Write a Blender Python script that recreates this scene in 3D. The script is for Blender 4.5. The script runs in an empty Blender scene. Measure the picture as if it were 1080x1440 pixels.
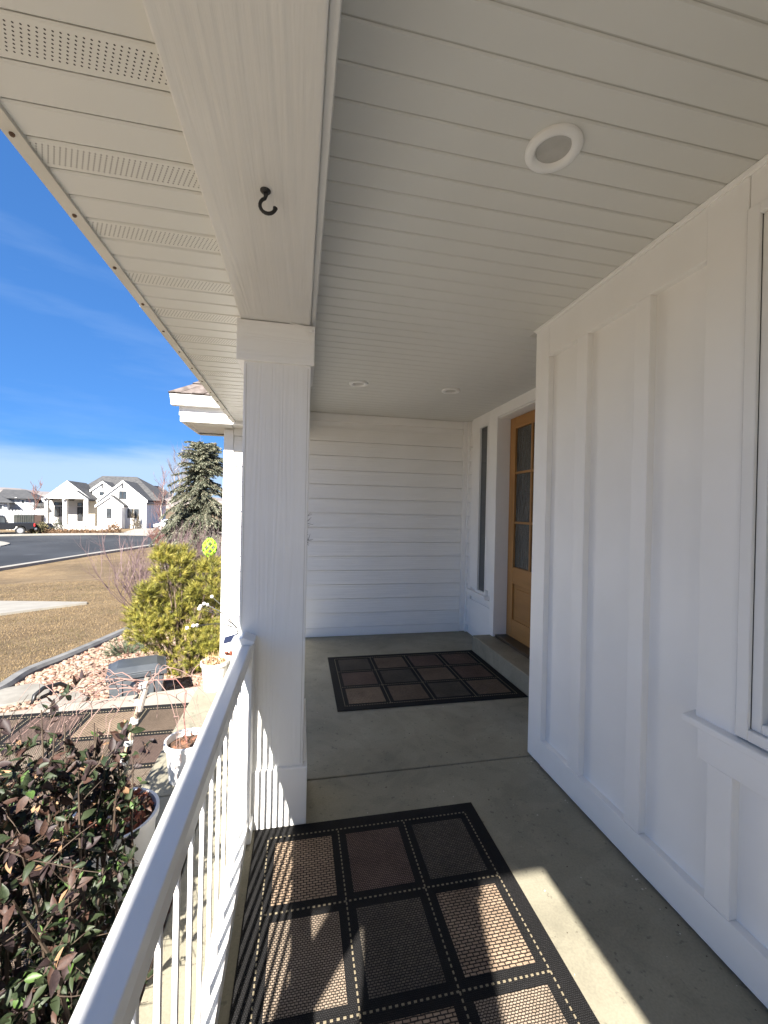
import bpy, math, random
from mathutils import Vector, Matrix, noise
import numpy as np
R = math.radians
rnd = random.Random(7)
sc = bpy.context.scene
COL = sc.collection

# ------------------------------------------------------------------ camera
FPX, YAW, PIT, ROL, H = 575.9, R(11.586), R(-0.223), R(1.203), 1.42
def cam_axes():
    f = Vector((math.sin(YAW)*math.cos(PIT), math.cos(YAW)*math.cos(PIT), math.sin(PIT)))
    r = Vector((math.cos(YAW), -math.sin(YAW), 0)); u = r.cross(f)
    return r*math.cos(ROL)+u*math.sin(ROL), u*math.cos(ROL)-r*math.sin(ROL), f
CR, CU, CF = cam_axes()
cam = bpy.data.cameras.new('camera'); co = bpy.data.objects.new('camera', cam); COL.objects.link(co)
m = Matrix((CR, CU, -CF)).transposed().to_4x4(); m.translation = (0, 0, H); co.matrix_world = m
cam.sensor_fit = 'VERTICAL'; cam.sensor_height = 24; cam.lens = FPX/1440*24
cam.clip_start = .02; cam.clip_end = 3000
sc.camera = co
# ------------------------------------------------------------------ light
AZ, EL = R(13.8), R(37.5)           # the light travels towards +Y and a little +X
w = bpy.data.worlds.new('World'); sc.world = w; w.use_nodes = True
nt = w.node_tree; nt.nodes.clear()
sky = nt.nodes.new('ShaderNodeTexSky'); sky.sky_type = 'NISHITA'; sky.sun_disc = False
sky.sun_elevation = EL; sky.sun_rotation = AZ+math.pi
sky.altitude = 1400; sky.air_density = 1.0; sky.dust_density = .8; sky.ozone_density = 2.5
bg = nt.nodes.new('ShaderNodeBackground'); bg.inputs[1].default_value = .09
wo = nt.nodes.new('ShaderNodeOutputWorld')
# thin cirrus streaks: a stretched noise over the whole sky
tc = nt.nodes.new('ShaderNodeTexCoord'); mp = nt.nodes.new('ShaderNodeMapping')
mp.inputs['Rotation'].default_value = (.15, .1, .5); mp.inputs['Scale'].default_value = (1.6, 1.6, 9)
nz = nt.nodes.new('ShaderNodeTexNoise'); nz.inputs['Scale'].default_value = 1.7; nz.inputs['Detail'].default_value = 7; nz.inputs['Roughness'].default_value = .55
cr = nt.nodes.new('ShaderNodeValToRGB'); cr.color_ramp.elements[0].position = .5; cr.color_ramp.elements[1].position = .78
cr.color_ramp.elements[1].color = (.12, .12, .12, 1)
mix = nt.nodes.new('ShaderNodeMix'); mix.data_type = 'RGBA'
nt.links.new(tc.outputs['Generated'], mp.inputs[0]); nt.links.new(mp.outputs[0], nz.inputs['Vector'])
nt.links.new(nz.outputs['Fac'], cr.inputs[0]); nt.links.new(cr.outputs[0], mix.inputs[0])
# a winter sky that is deep blue high up and does not burn out at the horizon
gm = nt.nodes.new('ShaderNodeGamma'); gm.inputs[1].default_value = .45; nt.links.new(sky.outputs[0], gm.inputs[0])
hs = nt.nodes.new('ShaderNodeMix'); hs.data_type = 'RGBA'; hs.blend_type = 'MULTIPLY'; hs.inputs[0].default_value = 1; hs.inputs[7].default_value = (.245, .60, 1.21, 1); nt.links.new(gm.outputs[0], hs.inputs[6])
nt.links.new(hs.outputs[2], mix.inputs[6]); mix.inputs[7].default_value = (2.2, 2.8, 3.5, 1)
# pale bank of thin cloud low over the horizon, all the way round
sx = nt.nodes.new('ShaderNodeSeparateXYZ'); nt.links.new(tc.outputs['Generated'], sx.inputs[0])
ma = nt.nodes.new('ShaderNodeMath'); ma.operation = 'MULTIPLY_ADD'; ma.inputs[1].default_value = -.09; nt.links.new(nz.outputs['Fac'], ma.inputs[0]); nt.links.new(sx.outputs[2], ma.inputs[2])
mr = nt.nodes.new('ShaderNodeMapRange'); mr.interpolation_type = 'SMOOTHSTEP'; nt.links.new(ma.outputs[0], mr.inputs[0])
mr.inputs[1].default_value = .03; mr.inputs[2].default_value = .085; mr.inputs[3].default_value = .6; mr.inputs[4].default_value = 0
mx2 = nt.nodes.new('ShaderNodeMix'); mx2.data_type = 'RGBA'; nt.links.new(mr.outputs[0], mx2.inputs[0]); nt.links.new(mix.outputs[2], mx2.inputs[6]); mx2.inputs[7].default_value = (2.2, 2.65, 3.15, 1)
nt.links.new(mx2.outputs[2], bg.inputs[0]); nt.links.new(bg.outputs[0], wo.inputs[0])
sl = bpy.data.lights.new('sun', 'SUN'); sl.energy = 5.0; sl.angle = R(.53); sl.color = (1, .945, .86)
so = bpy.data.objects.new('sun', sl); COL.objects.link(so)
SUND = Vector((math.sin(AZ)*math.cos(EL), math.cos(AZ)*math.cos(EL), -math.sin(EL)))
so.rotation_euler = SUND.to_track_quat('-Z', 'Y').to_euler(); so.location = (-6, -20, 16)
sc.view_settings.view_transform = 'Standard'; sc.view_settings.look = 'None'
sc.view_settings.exposure = 2.0; sc.view_settings.gamma = 1; sc.view_settings.use_curve_mapping = False
sc.render.engine = 'CYCLES'; sc.cycles.max_bounces = 10; sc.cycles.diffuse_bounces = 6
sc.cycles.use_denoising = True

# ------------------------------------------------------------------ helpers
WO = {}
def tag(o, label=None, cat=None, group=None, kind=None):
    if label: o['label'] = label
    if cat: o['category'] = cat
    if group: o['group'] = group
    if kind: o['kind'] = kind
    return o
def empty(name, loc, label=None, cat=None, group=None, kind=None):
    o = bpy.data.objects.new(name, None); COL.objects.link(o); o.location = loc; o.empty_display_size = .1
    WO[o.name] = Vector(loc)
    return tag(o, label, cat, group, kind)
class MB:
    def __init__(s): s.v = []; s.f = []; s.m = []
    def add(s, vs, fs, mi=0):
        b = len(s.v); s.v += [tuple(v) for v in vs]; s.f += [tuple(b+i for i in f) for f in fs]; s.m += [mi]*len(fs); return s
    def box(s, x0, x1, y0, y1, z0, z1, mi=0):
        v = [(x, y, z) for z in (z0, z1) for y in (y0, y1) for x in (x0, x1)]
        return s.add(v, [(0,2,3,1),(4,5,7,6),(0,1,5,4),(2,6,7,3),(0,4,6,2),(1,3,7,5)], mi)
    def prism(s, poly, a, b, ax='y', mi=0, cap=True):
        # poly: 2-D points; ax = extrusion axis; other two axes in order x,y,z
        n = len(poly)
        def P(p, t):
            return {'x': (t, p[0], p[1]), 'y': (p[0], t, p[1]), 'z': (p[0], p[1], t)}[ax]
        v = [P(p, a) for p in poly]+[P(p, b) for p in poly]
        f = [(i, (i+1) % n, n+(i+1) % n, n+i) for i in range(n)]
        if cap: f += [tuple(range(n))[::-1], tuple(range(n, 2*n))]
        return s.add(v, f, mi)
    def tube(s, pts, rad, n=6, mi=0, cap=True):
        pts = [Vector(p) for p in pts]; k = len(pts)
        rs = rad if isinstance(rad, (list, tuple)) else [rad]*k
        vs = []; tot = [sum(abs((pts[i+1]-pts[i])[q]) for i in range(k-1)) for q in range(3)]; up = Vector((0, 0, 0)); up[tot.index(min(tot))] = 1
        for i in range(k):
            d = (pts[min(i+1, k-1)]-pts[max(i-1, 0)])
            d = d.normalized() if d.length > 1e-9 else Vector((0, 0, 1))
            a = d.cross(up)
            if a.length < 1e-6: a = d.cross(Vector((.3, .8, .5)))
            a.normalize(); b = d.cross(a)
            for j in range(n):
                t = 2*math.pi*j/n
                vs.append(pts[i]+a*(rs[i]*math.cos(t))+b*(rs[i]*math.sin(t)))
        fs = [(i*n+j, i*n+(j+1) % n, (i+1)*n+(j+1) % n, (i+1)*n+j) for i in range(k-1) for j in range(n)]
        if cap: fs += [tuple(range(n))[::-1], tuple(range((k-1)*n, k*n))]
        return s.add(vs, fs, mi)
    def lathe(s, prof, c=(0, 0, 0), n=28, mi=0, axis='z'):
        vs = []
        for r, z in prof:
            for j in range(n):
                t = 2*math.pi*j/n; p = (r*math.cos(t), r*math.sin(t), z)
                vs.append((c[0]+p[0], c[1]+p[1], c[2]+p[2]))
        k = len(prof)
        fs = [(i*n+j, i*n+(j+1) % n, (i+1)*n+(j+1) % n, (i+1)*n+j) for i in range(k-1) for j in range(n)]
        return s.add(vs, fs, mi)
    def ball(s, c, r, seg=8, rings=5, sq=(1, 1, 1), mi=0, jit=0, rr=None):
        vs = [(c[0], c[1], c[2]-r*sq[2])]
        for i in range(1, rings):
            ph = math.pi*i/rings
            for j in range(seg):
                t = 2*math.pi*j/seg; q = 1+((rr or rnd).uniform(-jit, jit) if jit else 0)
                vs.append((c[0]+r*sq[0]*q*math.sin(ph)*math.cos(t), c[1]+r*sq[1]*q*math.sin(ph)*math.sin(t), c[2]-r*sq[2]*q*math.cos(ph)))
        vs.append((c[0], c[1], c[2]+r*sq[2])); L = len(vs)-1
        fs = [(0, 1+(j+1) % seg, 1+j) for j in range(seg)]
        for i in range(rings-2):
            fs += [(1+i*seg+j, 1+i*seg+(j+1) % seg, 1+(i+1)*seg+(j+1) % seg, 1+(i+1)*seg+j) for j in range(seg)]
        b = 1+(rings-2)*seg
        fs += [(b+j, b+(j+1) % seg, L) for j in range(seg)]
        return s.add(vs, fs, mi)
def obj(name, mb, mat, parent=None, bevel=0, smooth=False, loc=None, seg=2):
    if parent is not None: org = WO[parent.name]
    elif loc is not None: org = Vector(loc)
    else:
        a = np.array(mb.v); org = Vector(((a[:,0].min()+a[:,0].max())/2, (a[:,1].min()+a[:,1].max())/2, a[:,2].min()))
    me = bpy.data.meshes.new(name)
    me.from_pydata([(x-org.x, y-org.y, z-org.z) for x, y, z in mb.v], [], mb.f)
    mats = mat if isinstance(mat, (list, tuple)) else [mat]
    for q in mats: me.materials.append(q)
    if len(mats) > 1: me.polygons.foreach_set('material_index', mb.m)
    if smooth: me.polygons.foreach_set('use_smooth', [True]*len(me.polygons))
    me.update()
    o = bpy.data.objects.new(name, me); COL.objects.link(o)
    if parent is not None: o.parent = parent
    else: o.location = org
    WO[o.name] = org.copy()
    if bevel:
        b = o.modifiers.new('bevel', 'BEVEL'); b.width = bevel; b.segments = seg; b.limit_method = 'ANGLE'; b.angle_limit = R(40)
    return o
def dup(o, parent, off):
    c = o.copy(); COL.objects.link(c); c.parent = parent
    c.location = Vector(o.location)+Vector(off); WO[c.name] = WO[o.name]
    return c
def copy_tree(o, loc, **kw):
    c = o.copy(); COL.objects.link(c); c.location = loc; WO[c.name] = Vector(loc)
    for ch in o.children:
        d = ch.copy(); COL.objects.link(d); d.parent = c
        for g2 in ch.children:
            e = g2.copy(); COL.objects.link(e); e.parent = d
    return tag(c, **kw)
def pix(px, py):
    return CR*((px-540)/FPX)-CU*((py-720)/FPX)+CF
CAM = Vector((0, 0, H))
def onz(px, py, z): d = pix(px, py); return CAM+d*((z-H)/d.z)
def ony(px, py, y): d = pix(px, py); return CAM+d*(y/d.y)
GT = [-400, 3.6, 6, 24, 47, 56, 900]; GZ = [-.42, -.42, -.55, -1.9, -2.0, -1.65, -1.6]
UT = Vector((-.42, .9075, 0)); US = Vector((.9075, .42, 0))
def g(x, y): return float(np.interp(-.42*x+.9075*y, GT, GZ))
def ong(px, py, off=0):
    d = pix(px, py); d = d/d.y; lo, hi = 1.0, 1.0
    while hi < 400 and H+d.z*hi > g(d.x*hi, hi)+off: lo = hi; hi += .25
    for _ in range(30):
        mid = (lo+hi)/2
        if H+d.z*mid > g(d.x*mid, mid)+off: lo = mid
        else: hi = mid
    return Vector((d.x*hi, hi, g(d.x*hi, hi)+off))

# ------------------------------------------------------------------ materials
def mat(name, col, rough=.6, col2=None, nscale=6, ndet=4, bump=0, bscale=80, bdist=.002, stretch=None, spec=.4, metal=0, contrast=(.35, .65), rough2=None):
    mt = bpy.data.materials.new(name); mt.use_nodes = True; n = mt.node_tree; b = n.nodes['Principled BSDF']
    b.inputs['Base Color'].default_value = (*col, 1); b.inputs['Roughness'].default_value = rough
    b.inputs['Metallic'].default_value = metal; b.inputs['Specular IOR Level'].default_value = spec
    tc = n.nodes.new('ShaderNodeTexCoord'); vec = tc.outputs['Object']
    if stretch:
        mp = n.nodes.new('ShaderNodeMapping'); mp.inputs['Scale'].default_value = stretch; n.links.new(vec, mp.inputs[0]); svec = mp.outputs[0]
    else: svec = vec
    if col2:
        z = n.nodes.new('ShaderNodeTexNoise'); z.inputs['Scale'].default_value = nscale; z.inputs['Detail'].default_value = ndet
        n.links.new(svec, z.inputs['Vector'])
        r = n.nodes.new('ShaderNodeValToRGB'); r.color_ramp.elements[0].position = contrast[0]; r.color_ramp.elements[1].position = contrast[1]
        r.color_ramp.elements[0].color = (*col, 1); r.color_ramp.elements[1].color = (*col2, 1)
        n.links.new(z.outputs['Fac'], r.inputs[0]); n.links.new(r.outputs[0], b.inputs['Base Color'])
        if rough2 is not None:
            mr = n.nodes.new('ShaderNodeMapRange'); mr.inputs[3].default_value = rough; mr.inputs[4].default_value = rough2
            n.links.new(z.outputs['Fac'], mr.inputs[0]); n.links.new(mr.outputs[0], b.inputs['Roughness'])
    if bump:
        z2 = n.nodes.new('ShaderNodeTexNoise'); z2.inputs['Scale'].default_value = bscale; z2.inputs['Detail'].default_value = 4
        n.links.new(svec, z2.inputs['Vector'])
        bp = n.nodes.new('ShaderNodeBump'); bp.inputs['Strength'].default_value = bump; bp.inputs['Distance'].default_value = bdist
        n.links.new(z2.outputs['Fac'], bp.inputs['Height']); n.links.new(bp.outputs[0], b.inputs['Normal'])
    return mt
def grain(name, axis, col, col2):
    """painted fibre-cement board with embossed wood grain along one axis"""
    mt = bpy.data.materials.new(name); mt.use_nodes = True; n = mt.node_tree; b = n.nodes['Principled BSDF']
    b.inputs['Roughness'].default_value = .55; b.inputs['Specular IOR Level'].default_value = .35
    tc = n.nodes.new('ShaderNodeTexCoord'); mp = n.nodes.new('ShaderNodeMapping')
    mp.inputs['Scale'].default_value = {'y': (1, .035, 1), 'z': (1, 1, .035), 'x': (.035, 1, 1)}[axis]
    n.links.new(tc.outputs['Object'], mp.inputs[0])
    big = n.nodes.new('ShaderNodeTexNoise'); big.inputs['Scale'].default_value = 7; big.inputs['Detail'].default_value = 2
    n.links.new(mp.outputs[0], big.inputs['Vector'])
    ml = n.nodes.new('ShaderNodeMath'); ml.operation = 'MULTIPLY'; ml.inputs[1].default_value = 95; n.links.new(big.outputs['Fac'], ml.inputs[0])
    sn = n.nodes.new('ShaderNodeMath'); sn.operation = 'SINE'; n.links.new(ml.outputs[0], sn.inputs[0])
    fine = n.nodes.new('ShaderNodeTexNoise'); fine.inputs['Scale'].default_value = 130; fine.inputs['Detail'].default_value = 3
    n.links.new(mp.outputs[0], fine.inputs['Vector'])
    ad = n.nodes.new('ShaderNodeMath'); ad.operation = 'MULTIPLY_ADD'; ad.inputs[1].default_value = .35; n.links.new(sn.outputs[0], ad.inputs[0]); n.links.new(fine.outputs['Fac'], ad.inputs[2])
    bp = n.nodes.new('ShaderNodeBump'); bp.inputs['Strength'].default_value = .5; bp.inputs['Distance'].default_value = .0022
    n.links.new(ad.outputs[0], bp.inputs['Height']); n.links.new(bp.outputs[0], b.inputs['Normal'])
    z = n.nodes.new('ShaderNodeTexNoise'); z.inputs['Scale'].default_value = 3; z.inputs['Detail'].default_value = 5; n.links.new(tc.outputs['Object'], z.inputs['Vector'])
    r = n.nodes.new('ShaderNodeValToRGB'); r.color_ramp.elements[0].position = .3; r.color_ramp.elements[1].position = .7
    r.color_ramp.elements[0].color = (*col, 1); r.color_ramp.elements[1].color = (*col2, 1)
    n.links.new(z.outputs['Fac'], r.inputs[0]); n.links.new(r.outputs[0], b.inputs['Base Color'])
    return mt
WH = (.85, .845, .83); WH2 = (.80, .795, .775)
M_wall = mat('painted_wall', WH, .5, WH2, 2.2, 6, .12, 60, .0015)
M_trim = mat('white_trim', (.85, .845, .83), .42, (.82, .815, .795), 4, 4, .06, 90, .001)
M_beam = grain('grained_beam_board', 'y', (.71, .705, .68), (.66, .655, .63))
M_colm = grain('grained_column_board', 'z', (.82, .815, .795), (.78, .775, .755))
M_side = grain('grained_siding', 'x', (.84, .835, .815), (.80, .795, .77))
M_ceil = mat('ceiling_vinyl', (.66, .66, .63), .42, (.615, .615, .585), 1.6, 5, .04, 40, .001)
M_groove = mat('groove_shadow_board', (.55, .54, .50), .8)
M_vinyl = mat('rail_vinyl', (.82, .82, .81), .3, (.78, .78, .765), 5, 4, .03, 50, .0006)
M_conc = mat('porch_concrete', (0.289, 0.267, 0.202), .62, (0.218, 0.201, 0.150), 2.3, 9, .16, 160, .0012, contrast=(.3, .72), rough2=.8)
def dirty_concrete(mt, spec_=None):
    n = mt.node_tree; b = n.nodes['Principled BSDF']; src = b.inputs['Base Color'].links[0].from_socket
    tc = n.nodes.new('ShaderNodeTexCoord')
    def ns(scale, det, lo, hi, a, c, dist=0):
        z = n.nodes.new('ShaderNodeTexNoise'); z.inputs['Scale'].default_value = scale; z.inputs['Detail'].default_value = det; z.inputs['Distortion'].default_value = dist
        n.links.new(tc.outputs['Object'], z.inputs['Vector']); r = n.nodes.new('ShaderNodeMapRange')
        for i, v in enumerate((lo, hi, a, c)): r.inputs[i+1].default_value = v
        n.links.new(z.outputs['Fac'], r.inputs[0]); return r.outputs[0]
    fs_ = [ns(*q) for q in (spec_ or ((.9, 5, .3, .7, .87, 1.12, .6), (5, 8, .35, .5, .91, 1.0, 1.5), (45, 3, .28, .36, .66, 1.0), (130, 2, .35, .65, .93, 1.07), (2.2, 9, .47, .5, .93, 1.0, 3)))]
    for f in fs_:
        m_ = n.nodes.new('ShaderNodeVectorMath'); m_.operation = 'SCALE'; n.links.new(src, m_.inputs[0]); n.links.new(f, m_.inputs['Scale']); src = m_.outputs[0]
    n.links.new(src, b.inputs['Base Color'])
dirty_concrete(M_conc)
M_conc2 = mat('walk_concrete', (0.287, 0.270, 0.231), .8, (0.235, 0.217, 0.187), 3, 9, .25, 130, .002, contrast=(.3, .7))
M_black = mat('black_iron', (.012, .012, .013), .4, spec=.5)
M_alum = mat('painted_aluminium', (.62, .60, .545), .45, (.56, .54, .485), 6, 4)
M_glass = mat('dark_window_glass', (.028, .034, .04), .06, (.05, .06, .068), 2, 3, spec=.9)
M_potw = mat('white_pot_plastic', (.80, .79, .77), .35, (.70, .68, .65), 5, 4, .05, 30, .001)
M_soil = mat('dry_soil', (.075, .045, .03), .95, (.15, .085, .055), 30, 5, .7, 60, .01)

# soffit panel with rows of small vent holes (flat punched pattern)
def perforated():
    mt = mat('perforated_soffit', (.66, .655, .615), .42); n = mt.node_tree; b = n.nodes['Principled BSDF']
    tc = n.nodes.new('ShaderNodeTexCoord'); sep = n.nodes.new('ShaderNodeSeparateXYZ'); n.links.new(tc.outputs['Object'], sep.inputs[0])
    def mth(op, a, bb=None, c=None):
        q = n.nodes.new('ShaderNodeMath'); q.operation = op
        for i, x in enumerate((a, bb, c)):
            if x is None: continue
            if isinstance(x, (int, float)): q.inputs[i].default_value = x
            else: n.links.new(x, q.inputs[i])
        return q.outputs[0]
    PX, PY = .0125, .0078
    yr = mth('DIVIDE', sep.outputs[1], PY)
    row = mth('FLOOR', yr); fy = mth('SUBTRACT', mth('FRACT', yr), .5)
    sh = mth('MULTIPLY', row, .33)
    fx = mth('SUBTRACT', mth('FRACT', mth('ADD', mth('DIVIDE', sep.outputs[0], PX), sh)), .5)
    dx = mth('MULTIPLY', fx, PX); dy = mth('MULTIPLY', fy, PY)
    d = mth('SQRT', mth('ADD', mth('MULTIPLY', dx, dx), mth('MULTIPLY', dy, dy)))
    hole = mth('LESS_THAN', d, .0019)
    a = mth('ABSOLUTE', sep.outputs[1]); hole = mth('MULTIPLY', hole, mth('LESS_THAN', a, .0305))
    mx = n.nodes.new('ShaderNodeMix'); mx.data_type = 'RGBA'; n.links.new(hole, mx.inputs[0])
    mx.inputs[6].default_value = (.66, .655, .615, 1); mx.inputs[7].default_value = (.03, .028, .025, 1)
    n.links.new(mx.outputs[2], b.inputs['Base Color'])
    return mt
M_perf = perforated()

def weave(name, c1, c2, dark, bw, rh, off=.5):
    """woven sisal: brick pattern of thick yarns over dark warp"""
    mt = bpy.data.materials.new(name); mt.use_nodes = True; n = mt.node_tree; b = n.nodes['Principled BSDF']
    b.inputs['Roughness'].default_value = .85; b.inputs['Specular IOR Level'].default_value = .2
    tc = n.nodes.new('ShaderNodeTexCoord')
    nz = n.nodes.new('ShaderNodeTexNoise'); nz.inputs['Scale'].default_value = 60; n.links.new(tc.outputs['Object'], nz.inputs['Vector'])
    va = n.nodes.new('ShaderNodeVectorMath'); va.operation = 'MULTIPLY_ADD'; va.inputs[1].default_value = (.0045, .0045, 0)
    n.links.new(nz.outputs['Color'], va.inputs[0]); n.links.new(tc.outputs['Object'], va.inputs[2])
    br = n.nodes.new('ShaderNodeTexBrick'); br.inputs['Scale'].default_value = 1; br.offset = off; br.squash = 1
    br.inputs['Brick Width'].default_value = bw; br.inputs['Row Height'].default_value = rh
    br.inputs['Mortar Size'].default_value = min(rh, bw)*.24; br.inputs['Mortar Smooth'].default_value = .6
    br.inputs['Color1'].default_value = (*c1, 1); br.inputs['Color2'].default_value = (*c2, 1); br.inputs['Mortar'].default_value = (*dark, 1)
    n.links.new(va.outputs[0], br.inputs['Vector']); wn = n.nodes.new('ShaderNodeTexNoise'); wn.inputs['Scale'].default_value = 4.5; wn.inputs['Detail'].default_value = 6; n.links.new(tc.outputs['Object'], wn.inputs['Vector'])
    wr_ = n.nodes.new('ShaderNodeMapRange'); wr_.inputs[1].default_value = .3; wr_.inputs[2].default_value = .7; wr_.inputs[3].default_value = .78; wr_.inputs[4].default_value = 1.22; n.links.new(wn.outputs['Fac'], wr_.inputs[0])
    wm = n.nodes.new('ShaderNodeVectorMath'); wm.operation = 'SCALE'; n.links.new(br.outputs['Color'], wm.inputs[0]); n.links.new(wr_.outputs[0], wm.inputs['Scale']); n.links.new(wm.outputs[0], b.inputs['Base Color'])
    inv = n.nodes.new('ShaderNodeMath'); inv.operation = 'SUBTRACT'; inv.inputs[0].default_value = 1; n.links.new(br.outputs['Fac'], inv.inputs[1])
    bp = n.nodes.new('ShaderNodeBump'); bp.inputs['Strength'].default_value = .8; bp.inputs['Distance'].default_value = .0025
    n.links.new(inv.outputs[0], bp.inputs['Height']); n.links.new(bp.outputs[0], b.inputs['Normal'])
    return mt
DK = (.02, .016, .013)
W_tan = weave('tan_chunky_weave', (.32, .235, .165), (.25, .18, .125), DK, .022, .0105)
W_brn = weave('brown_fine_weave', (.23, .17, .125), (.17, .125, .09), DK, .0105, .007)
W_plum = weave('plum_brown_weave', (.20, .135, .11), (.15, .10, .085), DK, .0085, .0075)
W_grey = weave('charcoal_weave', (.135, .115, .09), (.085, .072, .06), (.012, .011, .01), .0115, .0075)
W_lite = weave('light_taupe_weave', (.29, .23, .175), (.23, .18, .135), DK, .011, .007)
W_blk = weave('black_weave', (.022, .021, .022), (.015, .0145, .015), (.004, .004, .004), .0065, .005)
M_stitch = mat('cream_stitch', (.215, .18, .12), .85)

# ------------------------------------------------------------------ porch floor
pf = obj('porch_floor', MB().box(-.40, 2.2, -1.15, 4.62, -.9, -.12).box(-.755, -.4001, 1.99, 3.445, -.9, -.12), M_conc); tag(pf, kind='structure')
fs = MB().prism([(-.42, -1.18), (1.37, -1.18), (1.37, 2.166), (-.76, 2.166), (-.76, 1.98), (-.42, 1.98)], -.12, 0, 'z')
obj('slab', fs, M_conc, pf, .006)
fs = MB().prism([(-.76, 2.174), (2.0, 2.174), (2.0, 4.61), (-.45, 4.61), (-.45, 3.45), (-.76, 3.45)], -.12, 0, 'z')
obj('slab', fs, M_conc, pf, .006)

# ------------------------------------------------------------------ our house
house = empty('house', (1.4, 2.2, 0), 'white farmhouse with covered front porch, lap siding and board and batten walls', 'house')
# board and batten front wall (X = 1.345), ends at Y = 2.19
FW = 1.345; RC = 1.375
fw = obj('front_wall', MB().box(RC, 1.56, -1.6, 2.185, 0.006, 2.6), M_wall, house)
obj('unseen_fill_block_wall', MB().box(.62, 1.3, -9, -1.62, -.5, 2.6), M_wall, house)  # added wall behind the camera, unseen, trims sky fill in the porch
def trimbox(y0, y1, z0, z1, x0=FW, name='trim_board', b=.003): return obj(name, MB().box(x0, RC+.004, y0, y1, z0, z1), M_trim, fw, b)
trimbox(2.062, 2.19, .012, 2.492, FW-.001, 'corner_board')
obj('corner_return', MB().box(FW+.02, 1.6, 2.186, 2.205, .012, 2.492), M_trim, fw, .003)
trimbox(1.1565, 2.061, 2.30, 2.492, name='frieze_board'); trimbox(-1.6, 2.061, .012, .150, FW-.003, 'base_board')
for a, b2 in ((1.747, 1.825), (1.385, 1.462)): trimbox(a, b2, .151, 2.299, FW, 'batten')
trimbox(1.022, 1.156, .735, 2.492, FW-.002, 'window_casing')
trimbox(-.85, 1.021, 2.372, 2.492, FW, 'head_casing')
trimbox(-.85, 1.148, .604, .712, FW-.004, 'apron_board')
obj('window_sill', MB().prism([(1.316, .737), (RC, .746), (RC, .713), (1.316, .713)], -.85, 1.185, 'y'), M_trim, fw, .004)
trimbox(1.033, 1.114, .151, .603, FW-.001, 'batten'); trimbox(.60, .68, .151, .603, FW-.001, 'batten'); trimbox(.2, .28, .151, .603, FW-.001, 'batten')
trimbox(-.2, -.12, .151, .603, FW-.001, 'batten'); trimbox(-.60, -.52, .151, .603, FW-.001, 'batten')
for yb in (-1.3,): trimbox(yb, yb+.08, .151, 2.299, FW, 'batten')
trimbox(-.95, -.851, .151, 2.492, FW-.002, 'window_casing')
# the window beside the camera
win = obj('window', MB().box(1.334, 1.372, .985, 1.021, .7475, 2.371).box(1.334, 1.372, -.85, -.815, .7475, 2.371).box(1.334, 1.372, -.8149, .9849, .7475, .782).box(1.334, 1.372, -.8149, .9849, 2.336, 2.371), M_vinyl, house, .003)
obj('window_frame', MB().box(1.346, 1.385, .955, .9845, .7825, 2.3355).box(1.346, 1.385, -.8145, -.785, .7825, 2.3355).box(1.346, 1.385, -.7849, .9549, .7825, .812).box(1.346, 1.385, -.7849, .9549, 2.306, 2.3355).box(1.346, 1.385, .05, .12, .8121, 2.3059), M_vinyl, win, .004)
obj('gasket', MB().box(1.338, 1.3445, 1.0212, 1.0228, .75, 2.372).box(1.3455, 1.35, .9842, .9852, .783, 2.336).box(1.338, 1.345, -.85, 1.0212, .7464, .7474), M_black, win)
M_blind = mat('pale_window_glass', (.42, .48, .50), .05, (.36, .42, .45), 1.5, 3, spec=.8)
obj('pane', MB().box(1.372, 1.378, -.79, .958, .81, 2.31), M_blind, win)
# door wall (X = 1.96), Y 2.19 .. 4.6
DW = 1.96
dwl = obj('door_wall', MB().box(DW+.012, 2.4, 3.832, 4.72, -.3, 2.6).box(DW+.012, 2.4, 2.1, 2.74, -.3, 2.6).box(DW+.012, 2.4, 2.7399, 3.8321, 2.385, 2.6).box(DW+.012, 2.4, 2.7399, 3.8321, -.3, .155), M_wall, house)
zs = [.1+.16*k for k in range(-1, 15)]
bm = MB().prism([(DW-.017, .0), (DW-.002, .1555), (DW+.011, .1555), (DW+.011, 0)], 4.45, 4.545, 'y', cap=True)
sb = None
for z in zs:
    if z+.162 > 2.49 or z < 0: continue
    if sb is None:
        mb2 = MB(); mb2.v = [(v[0], v[1], v[2]+z) for v in bm.v]; mb2.f = bm.f; mb2.m = bm.m
        sb = obj('siding_board', mb2, M_side, dwl, .0015); z0s = z
    else: dup(sb, dwl, (0, 0, z-z0s))
low = MB().prism([(DW-.017, .0), (DW-.002, .1555), (DW+.011, .1555), (DW+.011, 0)], 3.93, 4.449, 'y')
first = None
for z in zs:
    if z < 0 or z+.05 > .46: continue
    if first is None:
        mb2 = MB(); mb2.v = [(v[0], v[1], v[2]+z) for v in low.v]; mb2.f = low.f; mb2.m = low.m
        first = obj('siding_board', mb2, M_side, dwl, .0015); z0s = z
    else: dup(first, dwl, (0, 0, z-z0s))
def dtrim(y0, y1, z0, z1, name, x=DW-.02): return obj(name, MB().box(x, DW+.02, y0, y1, z0, z1), M_trim, dwl, .003)
dtrim(4.546, 4.604, .005, 2.492, 'corner_board', DW-.022); dtrim(3.832, 3.922, .165, 2.44, 'door_casing', DW-.024); dtrim(2.2, 3.922, 2.4405, 2.492, 'frieze_board', DW-.022)
dtrim(2.2, 3.8315, 2.386, 2.44, 'door_head_casing', DW-.026)
dtrim(3.923, 4.032, .60, 2.492, 'window_casing', DW-.018)
dtrim(4.28, 4.449, .56, 2.492, 'window_casing', DW-.018); dtrim(4.033, 4.279, 2.379, 2.492, 'head_casing', DW-.018)
dtrim(3.93, 4.449, .46, .498, 'apron_board', DW-.02)
obj('window_sill', MB().box(DW-.05, DW+.02, 3.99, 4.47, .4985, .535), M_trim, dwl, .004)
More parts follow.
